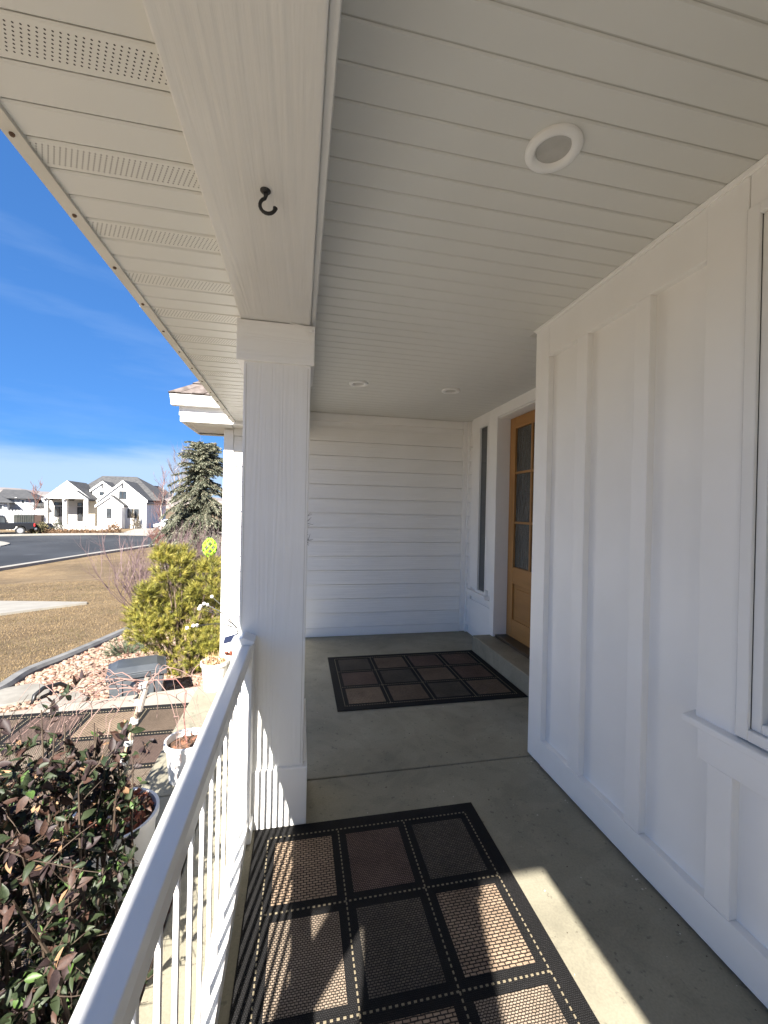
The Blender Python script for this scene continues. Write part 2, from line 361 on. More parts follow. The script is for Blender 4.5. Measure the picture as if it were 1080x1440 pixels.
sw = obj('sidelight_window', MB().box(DW-.022, DW+.02, 4.24, 4.2795, .5355, 2.3785).box(DW-.022, DW+.02, 4.0325, 4.06, .5355, 2.3785).box(DW-.022, DW+.02, 4.0601, 4.2399, .5355, .565).box(DW-.022, DW+.02, 4.0601, 4.2399, 2.35, 2.3785), M_vinyl, house, .003)
obj('pane', MB().box(DW+.0, DW+.008, 4.055, 4.245, .56, 2.355), M_glass, sw)
# front door
M_oak = mat('oak_door', (0.310, 0.155, 0.048), .42, (0.391, 0.205, 0.068), 5, 6, .1, 30, .001, stretch=(3, 3, .5))
M_oakh = mat('oak_rail', (0.316, 0.160, 0.050), .42, (0.385, 0.200, 0.066), 5, 6, .1, 30, .001, stretch=(3, .5, 3))
DX = 2.08; Y1 = 3.83; Y0 = 2.77; DZ0, DZ1 = .19, 2.372
door = obj('front_door', MB().box(DX, DX+.045, Y1-.105, Y1, DZ0, DZ1).box(DX, DX+.045, Y0, Y0+.105, DZ0, DZ1), M_oak, house, .003)
obj('door_rail', MB().box(DX+.001, DX+.044, Y0+.105, Y1-.105, 2.258, DZ1), M_oakh, door, .003)
obj('door_rail', MB().box(DX+.001, DX+.044, Y0+.105, Y1-.105, .722, .885), M_oakh, door, .003)
obj('door_rail', MB().box(DX+.001, DX+.044, Y0+.105, Y1-.105, DZ0, .366), M_oakh, door, .003)
obj('door_panel', MB().box(DX+.018, DX+.036, Y0+.105, Y1-.105, .366, .722), M_oakh, door)
obj('door_panel_field', MB().box(DX+.009, DX+.03, Y0+.15, Y1-.15, .41, .678), M_oakh, door, .008)
for z in (1.818, 1.326): obj('muntin', MB().box(DX+.006, DX+.04, Y0+.1051, Y1-.1051, z-.011, z+.011), M_oakh, door, .002)
for y in (3.437, 3.157): obj('muntin', MB().box(DX+.004, DX+.042, y-.0115, y+.0115, .886, 2.257), M_oak, door, .002)
M_rain = mat('rain_glass', (.035, .04, .039), .14, (.065, .07, .067), 9, 5, .9, 34, .012, stretch=(1, 1.6, .35), spec=.8)
ys = [3.7245, 3.4485, 3.4255, 3.1685, 3.1455, 2.8755]
for a in range(3):
    for za, zb in ((.8865, 1.3145), (1.3375, 1.8065), (1.8295, 2.2565)):
        obj('pane', MB().box(DX+.02, DX+.026, ys[2*a+1], ys[2*a], za, zb), M_rain, door)
obj('door_jamb', MB().box(DW-.005, DX+.06, Y1+.0015, Y1+.012, .165, 2.39).box(DW-.005, DX+.06, Y0-.02, Y0-.0015, .165, 2.39).box(DW-.005, DX+.06, Y0-.0014, Y1+.0014, 2.376, 2.39), M_trim, house, .002)
obj('door_backing', MB().box(DX+.046, DX+.06, Y0, Y1, DZ0, DZ1), M_groove, house)
obj('threshold', MB().box(DW+.0, DX+.07, Y0-.001, Y1+.001, .16, .188), mat('bronze_threshold', (.08, .065, .05), .4, metal=.6), house, .004)
st = obj('entry_step', MB().box(1.757, 2.05, 2.215, 3.925, .002, .16), M_conc, house, .008)
# far siding wall (Y = 4.6)
FY = 4.6
farw = obj('far_wall', MB().box(-.79, 1.972, FY+.012, 5.05, -.9, 2.6), M_wall, house)
bprof = [(FY-.017, 0), (FY-.002, .1555), (FY+.011, .1555), (FY+.011, 0)]
bm = MB().prism(bprof, -.705, 1.885, 'x')
sb = None
for k in range(-4, 15):
    z = .1+.16*k
    if z+.156 > 2.49: break
    if sb is None:
        mb2 = MB(); mb2.v = [(v[0], v[1], v[2]+z) for v in bm.v]; mb2.f = bm.f; mb2.m = bm.m
        sb = obj('siding_board', mb2, M_side, farw, .0015); z0s = z
    else: dup(sb, farw, (0, 0, z-z0s))
obj('corner_board', MB().box(1.886, 1.937, FY-.02, FY+.011, .005, 2.492), M_trim, farw, .003)
obj('frieze_board', MB().box(.052, 1.885, FY-.019, FY+.011, 2.40, 2.4885), M_trim, farw, .003)
obj('corner_board', MB().box(-.802, -.706, FY-.022, FY+.011, -.8, 2.24), M_trim, farw, .003)
obj('base_board', MB().box(-.44, 1.885, FY-.019, FY+.011, .004, .098), M_trim, farw, .003)
# ceiling boards
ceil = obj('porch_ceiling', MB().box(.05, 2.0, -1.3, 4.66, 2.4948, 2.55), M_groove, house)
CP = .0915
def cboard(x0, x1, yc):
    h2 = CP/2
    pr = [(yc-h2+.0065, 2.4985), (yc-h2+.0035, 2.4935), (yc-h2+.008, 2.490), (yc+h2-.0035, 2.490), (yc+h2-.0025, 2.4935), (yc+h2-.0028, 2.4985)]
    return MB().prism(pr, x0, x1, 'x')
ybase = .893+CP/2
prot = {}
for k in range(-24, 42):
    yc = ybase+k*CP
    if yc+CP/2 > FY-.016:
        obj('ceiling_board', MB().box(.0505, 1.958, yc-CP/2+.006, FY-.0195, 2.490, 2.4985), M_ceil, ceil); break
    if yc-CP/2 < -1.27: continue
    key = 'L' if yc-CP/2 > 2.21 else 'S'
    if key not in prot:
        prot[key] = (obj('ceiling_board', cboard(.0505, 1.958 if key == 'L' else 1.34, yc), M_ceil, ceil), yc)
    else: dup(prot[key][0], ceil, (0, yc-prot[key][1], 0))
obj('ceiling_trim', MB().prism([(1.322, 2.489), (1.344, 2.489), (1.344, 2.478), (1.338, 2.478), (1.336, 2.484), (1.322, 2.4855)], -1.2, 2.19, 'y'), M_trim, ceil)
obj('ceiling_trim', MB().prism([(.051, 2.4895), (.066, 2.4895), (.064, 2.484), (.051, 2.482)], -1.2, 4.57, 'y'), M_trim, ceil)
# beam
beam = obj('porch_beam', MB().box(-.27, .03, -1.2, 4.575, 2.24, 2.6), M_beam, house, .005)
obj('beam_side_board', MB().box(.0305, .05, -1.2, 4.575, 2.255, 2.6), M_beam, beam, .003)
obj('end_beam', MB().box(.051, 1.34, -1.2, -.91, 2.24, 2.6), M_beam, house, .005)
# eave soffit panels along the porch
soff = obj('eave_soffit', MB().box(-.665, -.271, -1.35, 4.28, 2.2755, 2.32), M_groove, house)
SP = .0905
pv = {}
def spanel(yc):
    h2 = SP/2
    pr = [(yc-h2+.007, 2.2805), (yc-h2+.004, 2.272), (yc-h2+.009, 2.268), (yc+h2-.004, 2.268), (yc+h2+.001, 2.272), (yc+h2+.002, 2.2805)]
    return MB().prism(pr, -.64, -.272, 'x')
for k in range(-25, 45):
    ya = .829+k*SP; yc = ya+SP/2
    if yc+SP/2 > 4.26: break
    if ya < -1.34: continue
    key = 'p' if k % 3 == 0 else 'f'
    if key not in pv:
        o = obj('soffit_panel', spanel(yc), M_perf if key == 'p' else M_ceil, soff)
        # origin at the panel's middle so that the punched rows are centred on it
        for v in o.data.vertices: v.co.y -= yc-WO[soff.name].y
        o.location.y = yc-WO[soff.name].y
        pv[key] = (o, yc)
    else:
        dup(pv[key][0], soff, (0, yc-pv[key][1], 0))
fas = obj('eave_fascia', MB().prism([(-.676, 2.258), (-.64, 2.258), (-.64, 2.266), (-.6405, 2.284), (-.667, 2.284), (-.667, 2.45), (-.676, 2.45)], -1.38, 1.95, 'y'), M_alum, house)
obj('eave_fascia', MB().prism([(-.677, 2.256), (-.639, 2.256), (-.6395, 2.266), (-.640, 2.284), (-.667, 2.284), (-.667, 2.45), (-.677, 2.45)], 1.90, 4.262, 'y'), M_alum, house)
M_rust = mat('rusty_screw', (.16, .09, .05), .6, (.08, .05, .035), 200)
sc0 = None
for k in range(-9, 13):
    y = 1.088+.2632*k
    if y < -1.3 or y > 4.2: continue
    if sc0 is None: sc0 = obj('screw', MB().lathe([(.0, -.0035), (.004, -.003), (.0058, 0), (.0058, .004)], (-.658, y, 2.2555), 10), M_rust, fas); y0s = y
    else: dup(sc0, fas, (0, y-y0s, 0))
# roof over everything (seen only from outside), with shingle courses
M_shin = mat('brown_shingle', (.085, .068, .06), .9, (.15, .125, .115), 18, 5, .5, 60, .006)
roof = obj('porch_roof', MB().prism([(-.69, 2.462), (-.69, 2.49), (2.6, 3.6), (2.6, 3.57)], -1.39, 4.28, 'y').prism([(.28, 2.24), (.28, 2.60), (2.6, 3.38), (2.6, 2.24)], -9, -1.391, 'y'), M_shin, house)
obj('end_fascia', MB().box(-.665, 1.36, -1.392, -1.365, 2.25, 2.62), M_trim, house, .003)
obj('end_soffit', MB().box(-.66, 1.36, -1.3645, -1.201, 2.262, 2.28), M_ceil, house)
obj('roof_backing', MB().box(-.66, 2.4, -1.36, 4.7, 2.605, 2.62), M_wall, house)
# end wing roof: soffit, fascia layers, gutter, shingles
wf = obj('wing_fascia', MB().box(-1.165, -.275, 4.285, 4.31, 2.30, 2.40).box(-1.165, -1.14, 4.3101, 5.02, 2.30, 2.40), M_trim, house, .003)
obj('fascia_trim', MB().box(-1.158, -.275, 4.296, 4.32, 2.243, 2.2995).box(-1.158, -1.135, 4.3201, 5.02, 2.243, 2.2995), M_trim, wf, .003)
obj('gutter', MB().prism([(4.29, 2.40), (4.26, 2.395), (4.225, 2.405), (4.205, 2.43), (4.205, 2.455), (4.192, 2.462), (4.192, 2.492), (4.2, 2.492), (4.29, 2.44)], -1.228, -.692, 'y') if False else MB().prism([(4.2855, 2.385), (4.222, 2.385), (4.218, 2.40), (4.222, 2.41), (4.2, 2.45), (4.2, 2.462), (4.192, 2.466), (4.192, 2.48), (4.2855, 2.48)], -1.225, -.692, 'x'), M_trim, house, .002)
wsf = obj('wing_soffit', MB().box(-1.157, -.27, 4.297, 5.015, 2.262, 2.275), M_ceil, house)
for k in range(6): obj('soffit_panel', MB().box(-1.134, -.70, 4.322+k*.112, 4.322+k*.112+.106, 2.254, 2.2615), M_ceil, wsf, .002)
obj('fascia_trim', MB().box(-1.134, -.80, 4.995, 5.02, 2.235, 2.2995).box(-1.134, -.80, 4.955, 4.994, 2.235, 2.242), M_alum, wf, .002)
wr = obj('wing_roof', MB().add([(-1.235, 4.19, 2.482), (-.28, 4.19, 2.482), (-.02, 5.06, 3.2), (-.30, 4.7, 3.1), (-1.235, 5.06, 2.482), (-.1, 5.06, 3.2)], [(0, 1, 2, 3), (0, 3, 5, 4), (3, 2, 5)]), M_shin, house)
for k in range(5):
    f0 = k/5.; f1 = (k+1.12)/5.
    def lerp(a, b, t): return [a[i]+(b[i]-a[i])*t for i in range(3)]
    A, B, Cc, D = (-1.235, 4.19, 2.484), (-.5, 4.19, 2.484), (.1, 4.7, 3.1), (-.30, 4.7, 3.1)
    p = [lerp(A, D, f0), lerp(B, Cc, f0), lerp(B, Cc, f1), lerp(A, D, f1)]
    n2 = Vector((0, -.77, .64)); th = .018
    vs = [Vector(q)+n2*(th if i < 2 else .004) for i, q in enumerate(p)]+[Vector(q) for q in p]
    # uneven lower edge: ten tabs
    mb2 = MB(); T = 7
    for j in range(T):
        a0 = Vector(p[0]).lerp(Vector(p[1]), j/T); a1 = Vector(p[0]).lerp(Vector(p[1]), (j+.97)/T)
        b1 = Vector(p[3]).lerp(Vector(p[2]), (j+.97)/T); b0 = Vector(p[3]).lerp(Vector(p[2]), j/T)
        q = rnd.uniform(.012, .024)
        mb2.add([a0+n2*q, a1+n2*q, b1+n2*.004, b0+n2*.004, a0, a1, b1, b0], [(0,1,2,3), (4,5,1,0), (5,6,2,1), (7,4,0,3)])
    obj('shingle_course', mb2, M_shin, wr)

# ------------------------------------------------------------------ porch columns
CX0, CX1 = -.253, .035
def column(y, label):
    c = empty('porch_column', (-.109, y+.144, 0), label, 'column', 'porch columns')
    sh = obj('shaft', MB().box(CX0, CX1, y, y+.288, .003, 2.2395), M_colm, c, .004)
    obj('capital_board', MB().box(CX0-.03, CX1+.015, y-.017, y+.305, 2.06, 2.236), M_side, c, .004)
    obj('base_board', MB().box(CX0-.018, CX1+.019, y-.018, y+.306, .0035, .262), M_trim, c, .004)
    obj('base_board', MB().box(CX1+.0005, CX1+.012, y+.02, y+.29, .2625, .432), M_trim, c, .003)
    for xx in (CX0+.012, CX1-.012): obj('edge_seam', MB().box(xx-.0012, xx+.0012, y-.0008, y+.004, .27, 2.05), M_groove, sh)
    return c
column(1.88, 'square white porch column with grained face beside the far door mat')
column(-1.2, 'square white porch column holding the open end of the porch beam')
# hook in the beam, clip and string at the capital
hk = empty('plant_hook', (-.104, 1.105, 2.24), 'small black iron hook screwed into the underside of the beam', 'hook')
hb = Vector((-.104, 1.105, 2.24))
obj('base_plate', MB().lathe([(0.0, -.007), (.010, -.006), (.0135, -.002), (.0135, .002)], hb, 18), M_black, hk, smooth=True)
pts = [hb, hb+Vector((.001, .001, -.012))]
for i in range(13):
    t = R(112)+R(243)*i/12
    pts.append(hb+Vector((.0195*math.cos(t)+.006, .004, -.036+.0195*math.sin(t))))
obj('hook_arm', MB().tube(pts, [.007, .0055]+[.0046]*(len(pts)-4)+[.0052, .0065], 8), M_black, hk, smooth=True)
cl = empty('gutter_clip', (.02, 1.862, 2.235), 'small white plastic clip with a loose end of string on the column top', 'clip')
obj('clip_body', MB().box(.022, .038, 1.846, 1.8625, 2.205, 2.219), M_trim, cl, .002)
obj('string', MB().tube([(-.06, 1.858, 2.2375), (-.02, 1.853, 2.230), (.0, 1.849, 2.226), (.012, 1.846, 2.2), (.022, 1.846, 2.187), (.018, 1.846, 2.207)], .0022, 5), M_trim, cl)

# ------------------------------------------------------------------ railing
RX0, RX1, RZ = -.247, -.188, .84; RXC = (RX0+RX1)/2
rl = empty('porch_railing', (RXC, .5, 0), 'white vinyl railing with thin square balusters along the porch edge', 'railing')
obj('top_rail', MB().prism([(RX0, RZ-.012), (RX0+.006, RZ), (RX1-.006, RZ), (RX1, RZ-.012), (RX1, RZ-.05), (RX1-.012, RZ-.056), (RX1-.012, RZ-.083), (RX0+.012, RZ-.083), (RX0+.012, RZ-.056), (RX0, RZ-.05)], -.905, 1.80, 'y'), M_vinyl, rl, .002)
obj('bottom_rail', MB().box(RX0+.005, RX1+.0, -.905, 1.792, .045, .1), M_vinyl, rl, .004)
y = .637-.105*14; b0 = None
while y < 1.77:
    if y > -.86:
        if b0 is None: b0 = obj('baluster', MB().box(RXC-.005, RXC+.005, y-.0065, y+.0065, .1, RZ-.0832), M_vinyl, rl, .0012); yb0 = y
        else: dup(b0, rl, (0, y-yb0, 0))
    y += .105
post = obj('rail_post', MB().box(-.265, -.184, 1.795, 1.877, .003, RZ+.004), M_vinyl, rl, .004)
obj('post_cap', MB().prism([(-.272, RZ+.0045), (-.272, RZ+.018), (-.2245, RZ+.036), (-.177, RZ+.018), (-.177, RZ+.0045)], 1.79, 1.8795, 'y'), M_vinyl, post, .003)
obj('post_sleeve', MB().box(-.272, -.176, 1.788, 1.8785, .0035, .075), M_vinyl, post, .004)

# ------------------------------------------------------------------ recessed ceiling lights
M_lens = mat('frosted_lens', (.48, .47, .44), .3, (.43, .42, .39), 20)
def downlight(x, y, label):
    c = empty('recessed_light', (x, y, 2.488), label, 'ceiling light', 'recessed lights in the porch ceiling')
    obj('trim_ring', MB().lathe([(.079, .004), (.080, -.003), (.077, -.008), (.062, -.011), (.055, -.010), (.049, .001)], (x, y, 2.487), 40), M_vinyl, c, smooth=True)
    obj('lens', MB().lathe([(.049, .0), (.03, .001), (.0005, .0015)], (x, y, 2.4872), 32), M_lens, c, smooth=True)
    return c
downlight(.705, 1.083, 'white round recessed light above the near woven rug')
downlight(.462, 3.44, 'white round recessed light above the far mat, closer to the column')
downlight(1.281, 3.43, 'white round recessed light above the far mat, closer to the front door')

# ------------------------------------------------------------------ rugs
def rug(x0, x1, y0, y1, xs, ys, z, cells, label, group, th=.008):
    c = empty('woven_rug', ((x0+x1)/2, (y0+y1)/2, z), label, 'rug', group)
    obj('rug_base', MB().box(x0, x1, y0, y1, z, z+th-.0015), W_blk, c, .002)
    hb = .031
    for j in range(len(ys)-1):
        for i in range(len(xs)-1):
            obj('woven_square', MB().box(xs[i]+hb, min(xs[i+1]-hb, x1-.004), ys[j]+hb, ys[j+1]-hb, z+th-.002, z+th), cells[j][i], c)
    s = MB(); d = .0185
    for xx in xs:
        t = ys[0]
        if xx > x1: continue
        while t < ys[-1]: s.box(xx-.0024, xx+.0024, t, t+.0085, z+th-.003, z+th+.0008); t += d
    for yy in ys:
        t = xs[0]+.01
        while t < min(xs[-1], x1-.01): s.box(t, t+.0085, yy-.0024, yy+.0024, z+th-.003, z+th+.0008); t += d
    tag(obj('stitching', s, M_stitch, c), kind='stuff')
    return c
def lin(a, b, n): return [a+(b-a)*i/n for i in range(n+1)]
T, Bn, Pl, Gr, Li = W_tan, W_brn, W_plum, W_grey, W_lite
rug(-.165, .845, .39, 1.86, lin(-.105, .785, 3), lin(.45, 1.80, 4), .001, [[Bn, Gr, Pl], [Pl, T, Li], [Li, Gr, T], [T, Pl, Gr]], 'black and brown checked woven rug running along the railing, crossed by baluster shadows', 'checked outdoor rugs')
rug(.285, 1.753, 2.865, 3.925, lin(.345, 1.693, 4), lin(2.925, 3.865, 3), .001, [[T, Bn, Gr, Bn], [Pl, Gr, Bn, Pl], [Gr, Bn, Pl, Pl]], 'black and brown checked woven mat laid before the front door step', 'checked outdoor rugs')

# ------------------------------------------------------------------ ground, street, walks
M_lawn = mat('dormant_lawn', (0.122, 0.080, 0.039), .95, (0.191, 0.135, 0.070), 1.2, 9, .8, 40, .03, contrast=(.25, .75))
dirty_concrete(M_lawn, ((.12, 5, .35, .65, .82, 1.15, .5), (.6, 6, .35, .65, .85, 1.12, 1), (9, 4, .35, .65, .85, 1.12)))
tl = sorted(set([-60, -20, -5, 0, 3.6, 6, 24, 47, 56, 80, 140, 300, 900]+[i for i in range(6, 60, 2)])); slx = [-900, -200, -80, -40, -20, -10, -5, 0, 5, 10, 20, 40, 80, 200, 900]
mb = MB(); vs = []
for t in tl:
    for s in slx:
        p = UT*t+US*s; vs.append((p.x, p.y, g(p.x, p.y)))
n = len(slx)
mb.add(vs, [(i*n+j, i*n+j+1, (i+1)*n+j+1, (i+1)*n+j) for i in range(len(tl)-1) for j in range(n-1)])
tag(obj('ground', mb, M_lawn, loc=(0, 0, 0)), kind='structure')
def ribbon(name, A, B, m_, off, nsub=24, nw=6, kind='structure', thick=0):
    """sheet between two polylines, laid on the terrain"""
    def samp(P, t):
        k = t*(len(P)-1); i = min(int(k), len(P)-2); return Vector(P[i]).lerp(Vector(P[i+1]), k-i)
    vs = []; mb = MB()
    for i in range(nsub+1):
        a = samp(A, i/nsub); b = samp(B, i/nsub)
        for j in range(nw+1):
            p = a.lerp(b, j/nw); vs.append((p.x, p.y, g(p.x, p.y)+off))
    w_ = nw+1
    mb.add(vs, [(i*w_+j, i*w_+j+1, (i+1)*w_+j+1, (i+1)*w_+j) for i in range(nsub) for j in range(nw)])
    if thick:
        rim = [i*w_ for i in range(nsub+1)]+[nsub*w_+j for j in range(1, w_)]+[i*w_+nw for i in range(nsub-1, -1, -1)]+[j for j in range(nw-1, 0, -1)]
        base = [(vs[i][0], vs[i][1], vs[i][2]-thick) for i in rim]; b0 = len(mb.v); mb.v += base; k = len(rim)
        for q in range(k): mb.f.append((rim[q], rim[(q+1) % k], b0+(q+1) % k, b0+q)); mb.m.append(0)
    o = obj(name, mb, m_, loc=(0, 0, 0)); return tag(o, kind=kind)
M_asph = mat('asphalt', (0.019, 0.021, 0.024), .85, (0.033, 0.036, 0.040), .35, 8, .3, 20, .01)
dirty_concrete(M_asph, ((.08, 5, .35, .65, .85, 1.2, 1), (.5, 3, .66, .70, 1.0, 1.5), (3, 6, .35, .65, .93, 1.07)))
near = [ong(-400, 862), ong(-120, 822), ong(0, 801), ong(70, 790), ong(144, 778), ong(212, 768), ong(250, 762.5), ong(300, 757)]
far = [ong(-400, 762), ong(-120, 757), ong(0, 754.5), ong(70, 753), ong(144, 752.5), ong(212, 752), ong(300, 750), ong(420, 748)]
ribbon('street', near, far, M_asph, .03, 40, 10)
M_curb = mat('curb_concrete', (0.287, 0.270, 0.235), .85, (0.235, 0.217, 0.187), 4, 6, .3, 50, .004)
def shift(P, dy): return [q+Vector((0, dy, 0)) for q in P]
ribbon('kerb', shift(near, -2.6), shift(near, .12), M_curb, .15, 40, 3, thick=.3)
ribbon('kerb', shift(far, -.1), shift(far, .75), M_curb, .15, 40, 3, thick=.3)
# concrete side walk crossing the lawn
ribbon('path', [ong(-300, 884), ong(-100, 873), ong(0, 866), ong(60, 858), ong(122, 850)], [ong(-300, 853), ong(-100, 849), ong(0, 847.5), ong(60, 848.2), ong(123, 849)], M_conc2, .05, 12, 3, thick=.1)
ribbon('path', [ong(-60, 771), ong(-20, 770.5), ong(4, 769), ong(14, 766)], [ong(-60, 762), ong(-20, 762.2), ong(4, 762.8), ong(13, 765)], M_curb, .1, 8, 3, thick=.1)
# landing beside the porch with its concrete border
lz = -.17
lp = [(-3.2, -1.5), (-.74, -1.5), (-.74, 1.5), (-.761, 1.5), (-.761, 3.87), (-.86, 3.87), (-2.2, 3.6), (-3.2, 3.42)]
M_land = mat('landing_concrete', (0.313, 0.291, 0.248), .8, (0.244, 0.226, 0.191), 3, 9, .25, 130, .002, contrast=(.3, .7))
tag(obj('landing', MB().prism(lp, -.75, lz, 'z'), M_land, bevel=.008), kind='structure')
tag(obj('planting_bed', MB().prism([(-.739, -1.5), (-.43, -1.5), (-.43, 1.975), (-.7605, 1.975), (-.7605, 1.5005), (-.739, 1.5005)], -.85, -.27, 'z'), M_soil), kind='structure')
rug(-2.37, -.768, 1.52, 3.54, lin(-2.305, -.745, 4), lin(1.575, 3.48, 5), lz+.001, [[(T, Bn, Li, Bn, Pl)[(i+2*j) % 5] for i in range(4)] for j in range(5)], 'large sunlit checked rug on the lower landing outside the railing', 'checked outdoor rugs')

# ------------------------------------------------------------------ foliage helpers
def rv(r=rnd): 
    while True:
        v = Vector((r.uniform(-1, 1), r.uniform(-1, 1), r.uniform(-1, 1)))
        if .05 < v.length < 1: return v.normalized()
def twig(mb, p, d, ln, r, depth, rr, seg=4, sides=3, spread=.6, up=.12, mi=0, kids=(2, 4), wob=.16, shrink=.62):
    pts = [Vector(p)]; dd = Vector(d).normalized()
    for i in range(seg):
        dd = (dd+rv(rr)*wob+Vector((0, 0, up*.3))).normalized(); pts.append(pts[-1]+dd*(ln/seg))
    mb.tube(pts, [max(r*(1-.55*i/seg), .0006) for i in range(seg+1)], sides, mi, cap=False)
    if depth > 0:
        for k in range(rr.randint(*kids)):
            i = rr.randint(1, seg); q = pts[i-1].lerp(pts[i], rr.random())
            nd = (dd+rv(rr)*spread+Vector((0, 0, up))).normalized()
            twig(mb, q, nd, ln*rr.uniform(shrink*.75, shrink*1.15), r*.6, depth-1, rr, max(3, seg-1), sides, spread, up, mi, kids, wob, shrink)
    return pts
def needles(mb, base, d, ln, n, nl, nw, rr, mis=(0,), ang=.9):
    d = d.normalized(); a = d.orthogonal().normalized(); b = d.cross(a)
    for i in range(n):
        t = rr.random()**.8; ph = rr.uniform(0, 6.283)
        out = a*math.cos(ph)+b*math.sin(ph)
        nd = (d*(1-ang*.45+.25*t)+out*ang*rr.uniform(.5, 1)).normalized()
        p = base+d*(ln*t); L = nl*rr.uniform(.7, 1.15); sd = nd.cross(out)
        sd = (sd if sd.length > 1e-4 else a).normalized()*nw
        mb.add([p-sd, p+sd, p+nd*L], [(0, 1, 2)], rr.choice(mis))
def leafmat(name, c, c2, rough=.6):
    mt = mat(name, c, rough, c2, 9, 3); b = mt.node_tree.nodes['Principled BSDF']
    b.inputs['Transmission Weight'].default_value = 0
    return mt
N1 = leafmat('pine_needle', (0.187, 0.178, 0.026), (0.261, 0.235, 0.039)); N2 = leafmat('pine_needle_deep', (0.096, 0.104, 0.016), (0.135, 0.135, 0.022)); N3 = leafmat('pine_needle_yellow', (0.313, 0.261, 0.052), (0.270, 0.231, 0.044))
M_bark = mat('brown_bark', (.10, .07, .05), .9, (.17, .125, .09), 14, 5, .6, 40, .006)
M_twig = mat('grey_twig', (.11, .085, .083), .85, (.18, .145, .14), 4, 4)

# ------------------------------------------------------------------ yellow-green pine shrub
rr = random.Random(3)
PY = 4.95
pc = ong(252, 957); pine = empty('pine_shrub', (-1.25, 4.95, g(-1.25, 4.95)), 'bushy yellow-green pine shrub behind the grey storage bin', 'shrub')
lobes = [(243, 806, 22), (250, 838, 33), (289, 828, 24), (222, 868, 33), (265, 874, 38), (297, 868, 26), (240, 905, 36), (283, 915, 34), (211, 893, 20), (262, 938, 24), (299, 905, 20), (203, 865, 14), (207, 838, 9), (296, 800, 10), (232, 785, 10), (255, 788, 12)]
mb = MB(); tr = MB(); base = Vector((-1.25, 4.95, g(-1.25, 4.95)))
for (px, py, r) in lobes:
    c = ony(px, py, PY+rr.uniform(-.2, .2)); rad = r*.0091
    tr.tube([base+Vector((rr.uniform(-.05, .05), rr.uniform(-.05, .05), 0)), base.lerp(c, .5)+Vector((0, 0, -.06)), c], [.022, .013, .004], 5)
    for k in range(int(40+r*5.2)):
        o = rv(rr); o.z = o.z*.9+.15
        p = c+Vector((o.x*rad, o.y*rad*1.05, o.z*rad))*rr.uniform(.45, 1.0)
        d = (o*.8+Vector((0, 0, .75))+rv(rr)*.35)
        mis = rr.choice([(0, 0, 1), (0, 1), (1, 1, 0), (0, 2, 0), (0, 2, 2)])
        needles(mb, p, d, .08, 34, .058, .0021, rr, mis)
obj('crown', mb, [N1, N2, N3], pine); obj('trunk', tr, M_bark, pine)

# ------------------------------------------------------------------ spruce
rr = random.Random(11)
S1 = leafmat('spruce_needle', (0.152, 0.161, 0.109), (0.200, 0.209, 0.148)); S2 = leafmat('spruce_needle_deep', (0.070, 0.078, 0.052), (0.100, 0.109, 0.074)); S3 = leafmat('spruce_needle_tip', (0.270, 0.252, 0.174), (0.322, 0.296, 0.213))
sb_ = ong(283, 815); top = ony(281, 620, sb_.y); top2 = ony(303, 622, sb_.y+.3)
spr = empty('spruce_tree', sb_, 'tall grey-green spruce with drooping branches and a forked top', 'tree')
tr = MB(); mb = MB()
tr.tube([sb_, sb_.lerp(top, .5), top], [.13, .07, .012], 7); fork = sb_.lerp(top, .68)
tr.tube([fork, fork.lerp(top2, .3)+Vector((.12, 0, -.1)), top2], [.045, .035, .01], 6)
HT = top.z-sb_.z
def spray(p0, d, L, w_):
    # a drooping branch with hanging twiglets
    p = Vector(p0); dd = d.normalized(); n_ = max(4, int(L/.14)); last = p
    for i in range(n_):
        f = i/n_
        dd = (dd+Vector((0, 0, -.13+.2*max(0, f-.6)))).normalized(); q = p+dd*(L/n_)
        tr.tube([p, q], [.014*(1-f)+.004]*2, 3, cap=False)
        side = dd.cross(Vector((0, 0, 1))).normalized()
        for k in range(9):
            sgn = rr.choice((-1, 1)); ww = w_*(1-.65*f)*rr.uniform(.3, 1)
            e = p.lerp(q, rr.random())
            td = (side*sgn*rr.uniform(.4, 1)+dd*.7+Vector((0, 0, -rr.uniform(.1, .75)))).normalized()
            mis = rr.choice([(0, 1), (0, 0, 1), (0, 2), (1, 1, 0)])
            needles(mb, e, td, ww, 11, .085, .013, rr, mis, .75)
        p = q
for (ax0, ax1, z0, z1, rb, rt, nb) in ((sb_, top, .0, .98, 2.35, .34, 330), (fork, top2, .25, .97, .75, .22, 46)):
    for k in range(nb):
        f = z0+(z1-z0)*((k+rr.random())/nb); o = ax0.lerp(ax1, f)
        th = rr.uniform(0, 6.283)
        R_ = (rb*(1-f)**.85+rt)*rr.uniform(.45, 1.2)
        spray(o, Vector((math.cos(th), math.sin(th), rr.uniform(-.05, .35) if f < .75 else .5)), R_, .36*(1-f)+.14)
obj('crown', mb, [S1, S2, S3], spr); obj('trunk', tr, M_bark, spr)

